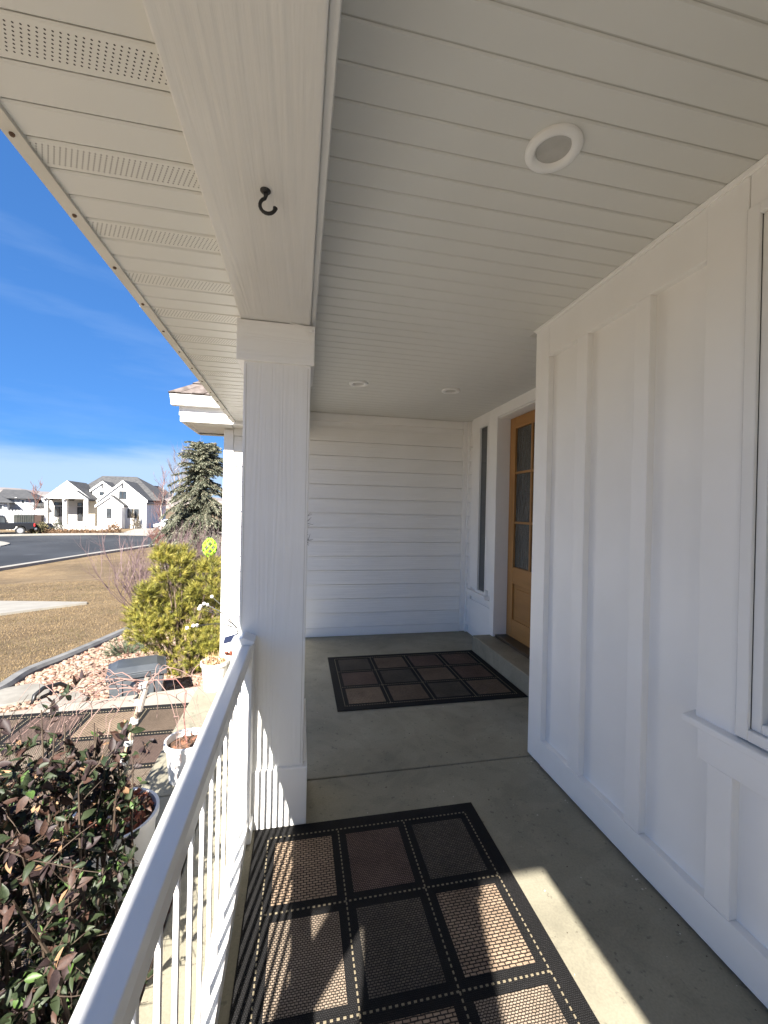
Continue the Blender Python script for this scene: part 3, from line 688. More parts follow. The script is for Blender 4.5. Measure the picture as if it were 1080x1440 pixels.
# ------------------------------------------------------------------ bare shrubs and trees
M_purple = mat('mauve_twig', (.105, .068, .07), .85, (.165, .115, .115), 3, 4)
M_red = mat('red_twig', (.14, .062, .05), .85, (.19, .095, .075), 3, 4)
M_pale = mat('pale_bark', (.40, .36, .32), .85, (.28, .24, .21), 6, 5)
def bare_shrub(px, py, ht, wd, n_, m_, label, seed, r0=.006, name='bare_shrub', cat='shrub', depth=3, up=.3):
    r_ = random.Random(seed); b = ong(px, py); mb = MB()
    for k in range(n_):
        d = Vector((r_.uniform(-wd, wd), r_.uniform(-wd, wd), 1))
        twig(mb, b+Vector((r_.uniform(-.12, .12)*ht, r_.uniform(-.12, .12)*ht, -.02)), d, ht*r_.uniform(.45, .7), r0*r_.uniform(.7, 1.2), depth, r_, 5, 3, .75, up, kids=(2, 5))
    return tag(obj(name, mb, m_, loc=b), label, cat)
bare_shrub(218, 868, 1.75, .75, 24, M_purple, 'leafless mauve twiggy shrub arching over the lawn beside the pine shrub', 5, .014)
bare_shrub(272, 850, 1.75, .5, 26, M_purple, 'dense leafless mauve shrub between the pine shrub and the spruce', 6, .012)
bare_shrub(299, 842, 1.7, .4, 18, M_twig, 'leafless grey shrub behind the lime green garden ornament', 16, .011)
bare_shrub(224, 774, 1.9, .45, 30, M_red, 'small reddish leafless shrub next to the kerb and spruce', 8, .02)
def bare_tree(px, py, ht, n_, m_, label, seed, r0):
    r_ = random.Random(seed); b = ong(px, py); t = empty('bare_tree', b, label, 'tree'); tk = MB(); cr_ = MB()
    for k in range(n_):
        off = Vector((r_.uniform(-.5, .5), r_.uniform(-.5, .5), 0))*(n_ > 1)
        pts = [b+off+Vector((r_.uniform(-.12, .12)*i, r_.uniform(-.12, .12)*i, ht*i/6)) for i in range(7)]
        tk.tube(pts, [r0*(1-.14*i) for i in range(7)], 6)
        for i in range(2, 7):
            for j in range(6):
                d = Vector((r_.uniform(-1, 1), r_.uniform(-1, 1), 1.1))
                twig(cr_, pts[i-1].lerp(pts[i], r_.random()), d, ht*.2*r_.uniform(.6, 1.2), r0*.22, 2, r_, 4, 3, .6, .35)
    obj('trunk', tk, m_, t); obj('crown', cr_, M_red if seed % 2 else M_twig, t); return t
bare_tree(250, 762, 8.0, 3, M_pale, 'slender pale leafless trees rising in a clump behind the spruce', 22, .09)
bare_tree(228, 752, 6.0, 1, M_pale, 'leafless reddish tree in front of the white house garage side', 31, .10)
bare_tree(47, 743, 5.0, 1, M_twig, 'small leafless tree between the two far houses', 33, .10)

# ------------------------------------------------------------------ rock bed, edging
E_ = [Vector((-3.25, 3.2, 0)), Vector((-3.1, 3.9, 0)), Vector((-3.0, 4.5, 0)), Vector((-2.97, 4.9, 0)), Vector((-3.03, 5.42, 0)), Vector((-2.94, 5.94, 0)), Vector((-2.85, 6.68, 0)), Vector((-2.77, 7.5, 0)), Vector((-2.6, 8.6, 0)), Vector((-2.3, 9.8, 0))]
def cat(P, n_=8):
    out = []
    for i in range(len(P)-1):
        p0, p1, p2, p3 = P[max(i-1, 0)], P[i], P[i+1], P[min(i+2, len(P)-1)]
        for k in range(n_):
            t = k/n_
            out.append(.5*((2*p1)+(p2-p0)*t+(2*p0-5*p1+4*p2-p3)*t*t+(3*p1-p0-3*p2+p3)*t**3))
    return out+[P[-1]]
ec = cat(E_); mb = MB(); prof = [(-.07, -.12), (-.07, .05), (-.045, .085), (.04, .085), (.065, .05), (.065, -.12)]
vs = []
for i, p in enumerate(ec):
    d = (ec[min(i+1, len(ec)-1)]-ec[max(i-1, 0)]).normalized(); s_ = Vector((d.y, -d.x, 0))
    for a, z in prof:
        q = p+s_*a; vs.append((q.x, q.y, g(p.x, p.y)+z))
k = len(prof); mb.add(vs, [(i*k+j, i*k+j+1, (i+1)*k+j+1, (i+1)*k+j) for i in range(len(ec)-1) for j in range(k-1)])
M_edge = mat('edging_concrete', (0.191, 0.187, 0.178), .85, (0.122, 0.120, 0.115), 6, 6, .3, 70, .003)
tag(obj('lawn_edging', mb, M_edge, smooth=False, loc=(0, 0, 0)), 'curved grey concrete edging between the dry lawn and the pink rock bed', 'edging')
M_bed = mat('bed_soil', (0.148, 0.087, 0.061), .95, (0.235, 0.148, 0.104), 20, 5, .6, 40, .01)
vs = []; mb = MB()
for p in ec: vs += [(p.x, p.y, g(p.x, p.y)+.012), (-.80, p.y, g(-.80, p.y)+.012)]
mb.add(vs, [(2*i, 2*i+1, 2*i+3, 2*i+2) for i in range(len(ec)-1)])
tag(obj('gravel_bed', mb, M_bed, loc=(0, 0, 0)), kind='structure')
M_rocks = [mat('pink_rock', (0.235, 0.157, 0.113), .85, (0.313, 0.226, 0.170), 9, 5, .3, 60, .003), mat('tan_rock', (0.270, 0.200, 0.148), .85, (0.331, 0.261, 0.204), 9, 5, .3, 60, .003), mat('rust_rock', (0.157, 0.083, 0.057), .85, (0.217, 0.126, 0.087), 9, 5, .3, 60, .003)]
rr = random.Random(21); mb = MB()
def edge_x(y):
    for i in range(len(ec)-1):
        if ec[i].y <= y <= ec[i+1].y: return ec[i].x
    return -2.5
cnt = 0
while cnt < 7500:
    y = 3.45+5.0*rr.random()**1.6; x = rr.uniform(edge_x(y)+.06, -.82)
    if y < 3.9 and x > -.95: continue
    cnt += 1; r = rr.uniform(.011, .026)*(1.15 if rr.random() < .15 else 1)
    b0 = len(mb.v)
    mb.ball((x, y, g(x, y)+.012+r*rr.uniform(.1, .75)), r, 6, 4, (rr.uniform(.8, 1.4), rr.uniform(.7, 1.2), rr.uniform(.5, .8)), rr.choice((0, 0, 1, 1, 2)), .22, rr)
tag(obj('decorative_rocks', mb, M_rocks, loc=(0, 0, 0)), 'pink and tan decorative rocks covering the bed beside the landing', 'rocks', kind='stuff')
M_stone = mat('stepping_stone', (0.252, 0.235, 0.204), .85, (0.191, 0.178, 0.152), 7, 7, .4, 60, .004)
def stone(px, py, rx, ry, label):
    c = ong(px, py, .06); r_ = random.Random(px); n_ = 18
    poly = [(c.x+rx*math.cos(6.283*i/n_)*r_.uniform(.9, 1.08), c.y+ry*math.sin(6.283*i/n_)*r_.uniform(.9, 1.08)) for i in range(n_)]
    tag(obj('stepping_stone', MB().prism(poly, c.z-.09, c.z, 'z'), M_stone, bevel=.01), label, 'stepping stone', 'stepping stones in the rock bed')
stone(26, 975, .26, .24, 'flat grey stepping stone touching the curved edging'); stone(86, 985, .2, .19, 'flat grey stepping stone half buried in rocks by the landing edge')
hp = ong(66, 978, .05)
tag(obj('irrigation_hose', MB().tube([hp+Vector((-.06, -.12, -.05)), hp+Vector((-.06, -.08, .04)), hp+Vector((-.03, .0, .075)), hp+Vector((.06, .1, .07)), hp+Vector((.12, .16, .0))], .02, 8), M_black, smooth=True), 'short bent black irrigation hose poking out of the rocks', 'hose')
# low dark juniper
rr = random.Random(5); J1 = leafmat('juniper', (.05, .075, .035), (.085, .11, .055)); J2 = leafmat('juniper_grey', (.10, .13, .085), (.13, .155, .10))
jc = ong(180, 918); mb = MB(); tk = MB()
for k in range(170):
    o = rv(rr); o.z = abs(o.z); p = jc+Vector((o.x*.27, o.y*.25, o.z*.14))*rr.uniform(.3, 1)
    tk.tube([jc, p], [.006, .003], 3, cap=False)
    needles(mb, p, o+Vector((0, 0, .3)), .1, 22, .03, .0028, rr, (0, 0, 1))
jn = empty('juniper_shrub', jc, 'low dark green juniper shrub at the edge of the pink rocks', 'shrub'); obj('crown', mb, [J1, J2], jn); obj('stem', tk, M_bark, jn)

# ------------------------------------------------------------------ lawn blades near the edging
rr = random.Random(2); mb = MB()
for k in range(80000):
    y = 3.9+14*rr.random()**1.7; x0 = edge_x(y) if y < 9.8 else -2.0-.0*y
    x = x0-.08-(2.0+y*.42)*rr.random()
    z = g(x, y); h_ = rr.uniform(.010, .030); a = rr.uniform(0, 6.283); l_ = rr.uniform(.2, 1.1)*h_; w_ = .0022+.0003*y
    dx, dy = math.cos(a), math.sin(a)
    mb.add([(x-dy*w_, y+dx*w_, z-.003), (x+dy*w_, y-dx*w_, z-.003), (x+dx*l_, y+dy*l_, z+h_)], [(0, 1, 2)], rr.choice((1, 1, 2, 2, 0) if noise.noise(Vector((x*.9, y*.9, 0))) > .12 else (0, 0, 0, 1, 1)))
tag(obj('lawn_grass', mb, [mat('straw_blade', (0.217, 0.155, 0.081), .9), mat('tan_blade', (0.152, 0.104, 0.050), .9), mat('olive_blade', (0.100, 0.083, 0.035), .9)], loc=(0, 0, 0)), 'short dry tan grass of the dormant lawn', 'grass', kind='stuff')

# ------------------------------------------------------------------ storage bin
bz = g(-1.62, 4.25); bn = empty('storage_bin', (-1.43, 4.12, bz), 'grey plastic storage bin with sloped lid in front of the pine shrub', 'storage bin')
M_bin = mat('grey_plastic', (0.068, 0.076, 0.086), .5, (0.089, 0.097, 0.107), 6, 4, .05, 40, .001); M_lid = mat('dark_grey_lid', (0.043, 0.050, 0.059), .45, (0.061, 0.068, 0.076), 6, 4)
BW, BD, bt = .215, .17, bz+.40; bcx, bcy = -1.43, 4.12; ca_, sa_ = math.cos(R(18)), math.sin(R(18))
def bp_(u, v, z): return (bcx+u*ca_-v*sa_, bcy+u*sa_+v*ca_, z)
def frus(w0, d0, z0, w1, d1, z1): return MB().add([bp_(u, v, z) for w_, d_, z in ((w0, d0, z0), (w1, d1, z1)) for u, v in ((-w_, -d_), (w_, -d_), (w_, d_), (-w_, d_))], [(3, 2, 1, 0), (0, 1, 5, 4), (1, 2, 6, 5), (2, 3, 7, 6), (3, 0, 4, 7), (4, 5, 6, 7)])
obj('tub', frus(BW-.03, BD-.03, bz, BW, BD, bt), M_bin, bn, .015)
ld = obj('lid', frus(BW+.018, BD+.018, bt-.025, BW+.018, BD+.018, bt+.015), M_lid, bn, .006)
obj('lid_top', frus(BW+.005, BD+.005, bt+.0155, BW-.06, BD-.05, bt+.06), M_lid, ld, .01)
for u in (-.12, 0, .12): obj('rib', MB().add([bp_(u+a, -BD-.004+b, z) for z in (bz+.1, bt-.04) for a, b in ((-.012, 0), (.012, 0), (.012, .03), (-.012, .03))], [(3, 2, 1, 0), (0, 1, 5, 4), (1, 2, 6, 5), (2, 3, 7, 6), (3, 0, 4, 7), (4, 5, 6, 7)]), M_bin, bn, .003)
# garden spotlight
sp = onz(196, 984, lz); gl = empty('garden_spotlight', sp, 'small black garden spotlight standing at the landing edge before the bin', 'spotlight')
obj('head', MB().tube([sp+Vector((-.035, -.02, .14)), sp+Vector((-.02, .0, .10)), sp+Vector((0, .02, .055))], [.034, .03, .022], 14), M_black, gl, smooth=True)
obj('spike', MB().tube([sp+Vector((0, .02, .06)), sp+Vector((-.02, .02, .02)), sp+Vector((-.04, .02, 0))], .008, 6), M_black, gl); obj('foot', MB().tube([sp+Vector((-.05, .02, .004)), sp+Vector((.05, .02, .004))], .006, 6), M_black, gl)

# ------------------------------------------------------------------ lime green spiral ornament
oc = ony(295, 770, 6.7); og = empty('garden_spinner', (oc.x, oc.y, g(oc.x, oc.y)), 'lime green wire spiral ornament on a thin stake before the spruce', 'ornament')
M_lime = mat('lime_paint', (.30, .62, .03), .45, (.40, .75, .05), 20)
mb = MB()
for q in range(12):
    pts = []
    for i in range(25):
        t = i/24; ph = q*.5236+t*2.6*(1 if q % 2 else -1); r = .098*math.sin(math.pi*min(max(t, .04), .96))**.6
        pts.append(oc+Vector((r*math.cos(ph), r*math.sin(ph), (t-.5)*.29)))
    mb.tube(pts, .012, 5)
obj('spiral', mb, M_lime, og, smooth=True); obj('stake', MB().tube([(oc.x, oc.y, g(oc.x, oc.y)), (oc.x, oc.y, oc.z-.14)], .006, 6), M_black, og)

# ------------------------------------------------------------------ pots on the ledge
M_dead = mat('dead_stem', (.36, .22, .12), .9, (.46, .32, .19), 30); M_rust2 = mat('rusty_leaf', (.23, .07, .045), .8, (.33, .12, .07), 30); M_dleaf = mat('dry_leaf', (.16, .07, .045), .8, (.27, .13, .08), 30)
def pot(name, c, rt, rb, h_, label, rim=.012):
    p = empty(name, c, label, 'plant pot', 'white plant pots beside the railing')
    obj('pot_body', MB().lathe([(.0005, .0), (rb, 0), (rb+.002, .004), (rt-.006, h_-rim*2), (rt+.004, h_-rim*2), (rt+.004, h_), (rt-.008, h_), (rt-.012, h_-.03)], c, 36), M_potw, p, smooth=True).modifiers.new('split', 'EDGE_SPLIT').split_angle = R(35)
    obj('soil', MB().lathe([(rt-.009, h_-.035), (rt*.5, h_-.028), (.0005, h_-.024)], c, 24), M_soil, p)
    return p
def litter(p, c, r, z, n_, rr, m_, size=.022):
    mb = MB()
    for k in range(n_):
        a = rr.uniform(0, 6.283); q = r*math.sqrt(rr.random()); b = Vector((c[0]+q*math.cos(a), c[1]+q*math.sin(a), z+rr.uniform(0, .035)))
        u = rv(rr)*size*rr.uniform(.6, 1.3); v = rv(rr)*size*rr.uniform(.4, .9)
        mb.add([b-u, b+v, b+u, b-v*.8], [(0, 1, 2), (0, 2, 3)])
    tag(obj('dead_leaves', mb, m_, p), kind='stuff')
rr = random.Random(13)
c1 = onz(301, 968, 0); p1 = pot('plant_pot', c1, .1, .072, .215, 'white plastic pot of dry clipped stems on the concrete ledge')
litter(p1, c1, .085, c1.z+.2, 110, rr, M_dead, .018)
mb = MB()
for k in range(34): twig(mb, c1+Vector((rr.uniform(-.07, .07), rr.uniform(-.07, .07), .19)), Vector((rr.uniform(-.6, .6), rr.uniform(-.6, .6), 1)), rr.uniform(.05, .12), .0022, 0, rr, 3)
obj('dead_stems', mb, M_dead, p1)
c2 = Vector((-.545, 3.62-.28, 0)); c2 = onz(329, 958, 0)
p2 = pot('plant_pot', c2, .085, .062, .235, 'white pot with reddish soil close behind the rail post'); litter(p2, c2, .07, c2.z+.21, 60, rr, M_rust2, .02)
# solar firefly lights in that pot
ff = empty('solar_firefly_lights', c2+Vector((0, 0, .21)), 'solar firefly lights with black wires and white bulbs in the pot', 'garden lights')
root = ony(334, 884, c2.y); M_bulb = mat('white_bulb', (.85, .85, .83), .25)
obj('stake', MB().tube([c2+Vector((.02, 0, .2)), root], .004, 6), M_black, ff)
bulbs = [(263, 883), (272, 880), (277, 879.5), (280, 856), (282, 852.5), (287, 849), (291.5, 850.5), (298, 839)]
for i, (bx_, by_) in enumerate(bulbs):
    b = ony(bx_, by_, c2.y-.1+.02*i); mid = root.lerp(b, .55)+Vector((0, 0, .03))
    wi = obj('wire', MB().tube([root, root.lerp(mid, .5)+Vector((0, 0, .012)), mid, b], .0024, 5), M_black, ff)
    obj('bulb', MB().ball(b, .0135, 10, 7), M_bulb, wi, smooth=True)
pl = ony(325, 899, c2.y-.02)
obj('solar_panel', MB().add([pl+Vector(v) for v in ((-.055, -.03, -.02), (.055, -.03, .01), (.055, .03, .04), (-.055, .03, .01), (-.055, -.03, -.028), (.055, -.03, .002), (.055, .03, .032), (-.055, .03, .002))], [(0, 1, 2, 3), (7, 6, 5, 4), (0, 4, 5, 1), (1, 5, 6, 2), (2, 6, 7, 3), (3, 7, 4, 0)]), mat('solar_cell', (.02, .025, .05), .15), ff)
c3 = Vector((-.615, 2.47, 0)); c3 = onz(262, 1092, 0)
p3 = pot('plant_pot', c3, .105, .08, .2, 'nearly empty white pot with one bare drooping stem on the ledge'); litter(p3, c3, .07, c3.z+.165, 26, rr, M_dleaf, .016)
t3 = c3+Vector((0, 0, .17))
obj('bare_stem', MB().tube([t3, t3+Vector((-.03, .05, .12)), t3+Vector((-.03, .09, .24)), t3+Vector((-.09, .12, .30)), t3+Vector((-.2, .12, .30)), t3+Vector((-.28, .12, .24))], [.0035, .003, .0027, .0024, .002, .0015], 5), mat('red_stem', (.24, .10, .085), .7), p3)
# big pot with the staked weeping tree
zb = -.27; c4 = Vector((-.70, 1.80, zb)); p4 = pot('plant_pot', c4, .155, .12, .46, 'large white pot full of reddish dead leaves holding a staked weeping sapling')
litter(p4, c4, .13, c4.z+.43, 260, rr, M_rust2, .024); litter(p4, c4, .14, c4.z+.42, 120, rr, M_dleaf, .024)
wt = empty('weeping_sapling', c4+Vector((0, 0, .43)), 'bare weeping sapling tied with white tape to its stake', 'tree')
ss = c4+Vector((-.01, -.02, .40)); ste = ony(207, 953, 1.83)
tk = [ss, ss.lerp(ste, .35)+Vector((.008, 0, 0)), ss.lerp(ste, .7)+Vector((-.006, 0, 0)), ste]
obj('trunk', MB().tube(tk, [.0085, .008, .0085, .0095], 8), mat('sapling_bark', (.16, .11, .085), .8, (.33, .29, .24), 12, 4), wt)
obj('stake', MB().tube([ss+Vector((-.02, -.006, 0)), ste+Vector((-.012, -.004, -.03))], .0055, 6), mat('bamboo', (.36, .29, .19), .6), wt)
M_tape = mat('white_tape', (.72, .71, .68), .6)
for f in (.12, .3, .46, .58, .72, .84, .95):
    p = ss.lerp(ste, f)+Vector((-.008, -.003, 0)); d = (ste-ss).normalized()
    obj('tape_wrap', MB().tube([p-d*.009, p+d*.009], [.0165, .015], 9), M_tape, wt)
obj('tape_wrap', MB().tube([ss.lerp(ste, .78), ste+Vector((0, 0, -.01))], [.0125, .0135], 9), M_pale, wt)
mb = MB(); rr = random.Random(77)
def weep(p, az_, reach, drop, r, dep=1):
    pts = []; n_ = 9; lift = rr.uniform(.03, .09)
    for i in range(n_+1):
        t = i/n_
        pts.append(Vector(p)+Vector((math.cos(az_)*reach*t+rr.uniform(-.008, .008), math.sin(az_)*reach*t+rr.uniform(-.008, .008), lift*4*t*(1-t)-drop*t**2.2)))
    mb.tube(pts, [max(r*(1-.75*i/n_), .0007) for i in range(n_+1)], 5, cap=False)
    if dep:
        for k in range(2): weep(pts[rr.randint(2, 7)], az_+rr.uniform(-.8, .8), reach*rr.uniform(.3, .6), drop*rr.uniform(.3, .8), r*.6, dep-1)
for k, (a, re, dr) in enumerate(((3.1, .48, .22), (2.9, .42, .28), (3.35, .40, .30), (2.6, .38, .26), (3.6, .34, .24), (3.0, .30, .12), (3.2, .55, .30), (.3, .22, .18), (.0, .26, .12), (-.5, .20, .25), (1.6, .2, .2), (4.3, .24, .25), (3.8, .3, .3))):
    weep(tk[2].lerp(tk[3], rr.uniform(.3, 1)), a, re, dr, .0028)
obj('branches', mb, mat('weeping_branch', (.20, .12, .105), .75, (.29, .20, .175), 8, 4), wt)

# ------------------------------------------------------------------ leafy bush outside the railing
rr = random.Random(41)
bu = empty('leafy_bush', (-.62, 1.2, -.27), 'dense bush of dark bronze and green leaves with dry tips beside the railing', 'bush')
mb = MB(); tips = []
bb = Vector((-.62, 1.15, -.28))
for k in range(74):
    a = rr.uniform(0, 6.283); q = math.sqrt(rr.random())
    tgt = Vector((-.86+.42*q*math.cos(a), 1.28+.46*q*math.sin(a), .82-.30*q*q+rr.uniform(-.12, .05)))
    s0 = bb+Vector((rr.uniform(-.1, .1), rr.uniform(-.2, .2), 0))
    m1 = s0.lerp(tgt, .5)+Vector((math.cos(a)*.06, math.sin(a)*.06, .02)); pts = [s0, s0.lerp(m1, .5), m1, m1.lerp(tgt, .55)+rv(rr)*.02, tgt]
    if any(p.x > -.36 for p in pts): continue
    mb.tube(pts, [.006, .0055, .0045, .0035, .002], 5, cap=False); tips.append(pts)
    for j in range(7):
        f = rr.uniform(.25, 1); i = min(int(f*4), 3); p = pts[i].lerp(pts[i+1], f*4-i)
        tw = twig(mb, p, rv(rr)+Vector((0, 0, .5)), rr.uniform(.08, .2), .0022, 1, rr, 3, 3, .8, .2, kids=(1, 2)); tips.append(tw)
obj('stems', mb, mat('bush_stem', (.035, .023, .016), .8, (.065, .045, .03), 10), bu)
Lm = [leafmat('leaf_dark_green', (.016, .026, .011), (.03, .042, .017), .55), leafmat('leaf_bronze', (.034, .017, .012), (.06, .03, .02), .6), leafmat('leaf_dark_plum', (.02, .012, .013), (.036, .022, .021), .6), leafmat('leaf_dry', (.20, .115, .06), (.28, .17, .095), .75), leafmat('leaf_green', (.045, .085, .02), (.07, .12, .03), .5)]
def leafgeo(r_):
    """curled oval leaf, 10 quads, about unit length"""
    v = []; L = 5; cup = r_.uniform(.2, .8); curl = r_.uniform(-.9, .7)
    for i in range(L+1):
        t = i/L; w_ = .24*math.sin(math.pi*(t**.85*.95+.03))**1.1; zc = curl*t*t*.5
        for s_ in (-1, 0, 1): v.append((w_*s_, t, zc+cup*abs(s_)*w_*1.2+r_.uniform(-.02, .02)))
    f = [(3*i+j, 3*i+j+1, 3*i+j+4, 3*i+j+3) for i in range(L) for j in range(2)]
    return v, f
rl_ = random.Random(8); geos = [leafgeo(rl_) for _ in range(6)]; lme = {}
for gi, (v, f) in enumerate(geos):
    for mi, mm in enumerate(Lm):
        me = bpy.data.meshes.new('leaf'); me.from_pydata(v, [], f); me.materials.append(mm); me.polygons.foreach_set('use_smooth', [True]*len(f)); lme[gi, mi] = me
cand = []
for k in range(9800):
    pts = rr.choice(tips); i = rr.randint(1, len(pts)-1); p = pts[i-1].lerp(pts[i], rr.random())
    if p.z < -.1 and rr.random() < .6: continue
    if p.z < .3 and rr.random() < .5: continue
    hi = p.z > .45
    mi = rr.choice((0, 1, 2, 2, 3, 1, 0, 0, 2, 0, 2, 1) if hi else (0, 0, 0, 2, 1, 0, 0, 4)) if rr.random() > .03 else 4
    d = (rv(rr)+Vector((p.x+.86, p.y-1.28, .25))*.9).normalized(); nrm = (rv(rr)*.7+Vector((-.1, -.3, 1))); x_ = d.cross(nrm).normalized(); z_ = x_.cross(d)
    sz = rr.uniform(.022, .042)*(.8 if mi == 3 else 1)
    if p.x+d.x*sz > -.27: continue
    M4 = Matrix.Translation(p) @ Matrix((x_, d, z_)).transposed().to_4x4() @ Matrix.Scale(sz, 4)
    cand.append(((p-CAM).length-(.25 if hi else 0), M4, rr.randint(0, 5), mi))
cand.sort(key=lambda q: q[0])
binv = Matrix.Translation(-WO[bu.name])
rest = MB()
for i, (dist, M4, gi, mi) in enumerate(cand):
    if i < 300:
        o = bpy.data.objects.new('leaf', lme[gi, mi]); COL.objects.link(o); o.parent = bu; o.matrix_local = binv @ M4
    else: rest.add([M4 @ Vector(v) for v in geos[gi][0]], geos[gi][1], mi)
tag(obj('leaves', rest, Lm, bu, smooth=True), kind='stuff')
# mulch pieces on the bed under the bush
mb = MB()
for k in range(420):
    x, y = rr.uniform(-.72, -.45), rr.uniform(-.2, 1.95)
    mb.ball((x, y, -.265+rr.uniform(0, .012)), rr.uniform(.012, .03), 6, 4, (1.2, .9, .6), rr.choice((0, 1, 2)), .25, rr)
tag(obj('mulch_stones', mb, [mat('mulch_brown', (.14, .085, .06), .9, (.2, .13, .09), 20), mat('mulch_red', (.20, .10, .07), .9), mat('mulch_grey', (.20, .17, .145), .9)], loc=(0, 0, 0)), 'brown stones and bark covering the bed under the bush', 'stones', kind='stuff')
# dry twigs fixed behind the column
mb = MB(); rr = random.Random(15)
for sx, cx in ((-1, -.265), (1, .045)):
    for k in range(12):
        twig(mb, (cx-.05*sx, 2.23, 1.30+rr.uniform(-.09, .06)), Vector((sx*1.0, rr.uniform(-.2, .3), rr.uniform(-.5, .7))), rr.uniform(.03, .065), .002, 1, rr, 4, 4, .8, 0)
mb.tube([(-.24, 2.22, 1.25), (-.1, 2.2, 1.29), (.03, 2.22, 1.3)], .005, 5)
tag(obj('dry_twigs', mb, mat('dark_twig', (.06, .04, .045), .8)), 'bunch of dry dark twigs hanging behind the square porch column', 'twigs')

# ------------------------------------------------------------------ houses across the street
M_hw = mat('white_stucco', (.78, .77, .745), .7, (.72, .71, .68), 1, 4); M_hroof = mat('grey_shingle', (.05, .05, .051), .9, (.08, .079, .078), 3, 6, .4, 12, .02)
M_hg = mat('grey_siding', (.42, .44, .47), .7, (.36, .38, .41), 1, 4); M_cream = mat('cream_wall', (.60, .54, .42), .7); M_frame = mat('dark_window_frame', (.03, .03, .032), .4)
M_ston = mat('pale_block', (.55, .52, .48), .85, (.42, .39, .36), 3, 5, .5, 8, .03); M_shell = mat('porch_recess_stucco', (.55, .54, .52), .75)
class Facade:
    """a vertical plane through a ground pixel; (u, k, z): along it, towards the viewer, up"""
    def __init__(s, px, py, phi):
        s.B = ong(px, py); v = Vector((s.B.x, s.B.y, 0)).normalized(); p = Vector((v.y, -v.x, 0))
        s.e = (p*math.cos(phi)-v*math.sin(phi)).normalized(); s.n = Vector((s.e.y, -s.e.x, 0))
        if s.n.dot(v) > 0: s.n = -s.n
    def uz(s, px, py, k=0):
        d = pix(px, py); o = s.B+s.n*k; t = (o-CAM).dot(s.n)/d.dot(s.n); P = CAM+d*t
        return ((P-s.B).dot(s.e), P.z)
    def P(s, u, k, z): q = s.B+s.e*u+s.n*k; return (q.x, q.y, z)
    def prism(s, poly, k0, k1, mb=None):
        mb = mb or MB(); n_ = len(poly); v = [s.P(u, k0, z) for u, z in poly]+[s.P(u, k1, z) for u, z in poly]
        return mb.add(v, [tuple(range(n_))[::-1], tuple(range(n_, 2*n_))]+[(i, (i+1) % n_, n_+(i+1) % n_, n_+i) for i in range(n_)])
    def box(s, u0, u1, k0, k1, z0, z1, mb=None): return s.prism([(u0, z0), (u1, z0), (u1, z1), (u0, z1)], k0, k1, mb)
def cz(cx, cy): return cx/4.154, 650+cy/4.154
F = Facade(137, 743, R(18))
fh = empty('farmhouse', F.B, 'white gabled farmhouse with grey shingle roof across the street', 'house')
def U(cx, cy, k=0): return F.uz(*cz(cx, cy), k)
ZB = F.B.z-.3
def hpart(name, mb, m_, par=fh): return obj(name, mb, m_, par)
def gable(apex, le, re, wl, wr, k0, k1, ov=.2, wall=True, th=.22):
    (au, az_), (lu, lz_), (ru, rz_) = U(*apex, k1), U(*le, k1), U(*re, k1)
    if wall:
        a, b = U(*wl, k1)[0], U(*wr, k1)[0]
        def rz(u): return lz_+(az_-lz_)*(u-lu)/(au-lu) if u < au else rz_+(az_-rz_)*(ru-u)/(ru-au)
        hpart('wall', F.prism([(a, ZB), (b, ZB), (b, rz(b)-th), (au, az_-th), (a, rz(a)-th)], k0, k1-ov), M_hw)
    for (u, z) in ((lu, lz_), (ru, rz_)):
        r_ = hpart('roof', F.prism([(u, z), (au, az_), (au, az_+.001+th*.0), (u, z)][:2]+[(au, az_-th), (u, z-th)], k0, k1-.06), M_hroof)
        obj('rake_board', F.prism([(u, z-.03), (au, az_-.03), (au, az_-.34), (u, z-.31)], k1-.055, k1), M_hw, r_)
    return k1-ov
def window(c0, c1, k, mull=0, par=fh):
    (u0, z1), (u1, z0) = U(*c0, k), U(*c1, k)
    w_ = hpart('window', F.box(u0, u1, k-.02, k+.05, z0, z1), M_frame)
    nn = mull+1
    for i in range(nn):
        a = u0+(u1-u0)*i/nn+.07; b = u0+(u1-u0)*(i+1)/nn-.07
        obj('pane', F.box(a, b, k+.051, k+.06, z0+.07, z1-.07), M_glass, w_)
# main hip roof and body
def V(cx, cy, k): u, z = U(cx, cy, k); return F.P(u, k, z)
u0, _ = U(205, 240, -4); u1, _ = U(845, 240, -2)
hpart('wall', F.box(u0+1.0, u1, -13, -3.2, ZB, U(500, 215, -3.2)[1]), M_hw)
e0, e1, r0, r1, b0, b1 = V(420, 210, -3), V(940, 225, -3), V(598, 80, -8), V(800, 86, -8), V(380, 205, -14), V(1010, 195, -14)
hpart('roof', MB().add([e0, e1, r0, r1, b0, b1], [(0, 1, 3, 2), (1, 5, 3), (4, 0, 2), (5, 4, 2, 3), (0, 4, 5, 1)]), M_hroof)
e0, e1, r0, r1 = V(860, 225, -8), V(1015, 192, -12), V(870, 135, -10), V(930, 140, -14)
hpart('roof', MB().add([e0, e1, r1, r0, V(860, 200, -16)], [(0, 1, 2, 3), (0, 3, 4), (3, 2, 4)]), M_hroof)
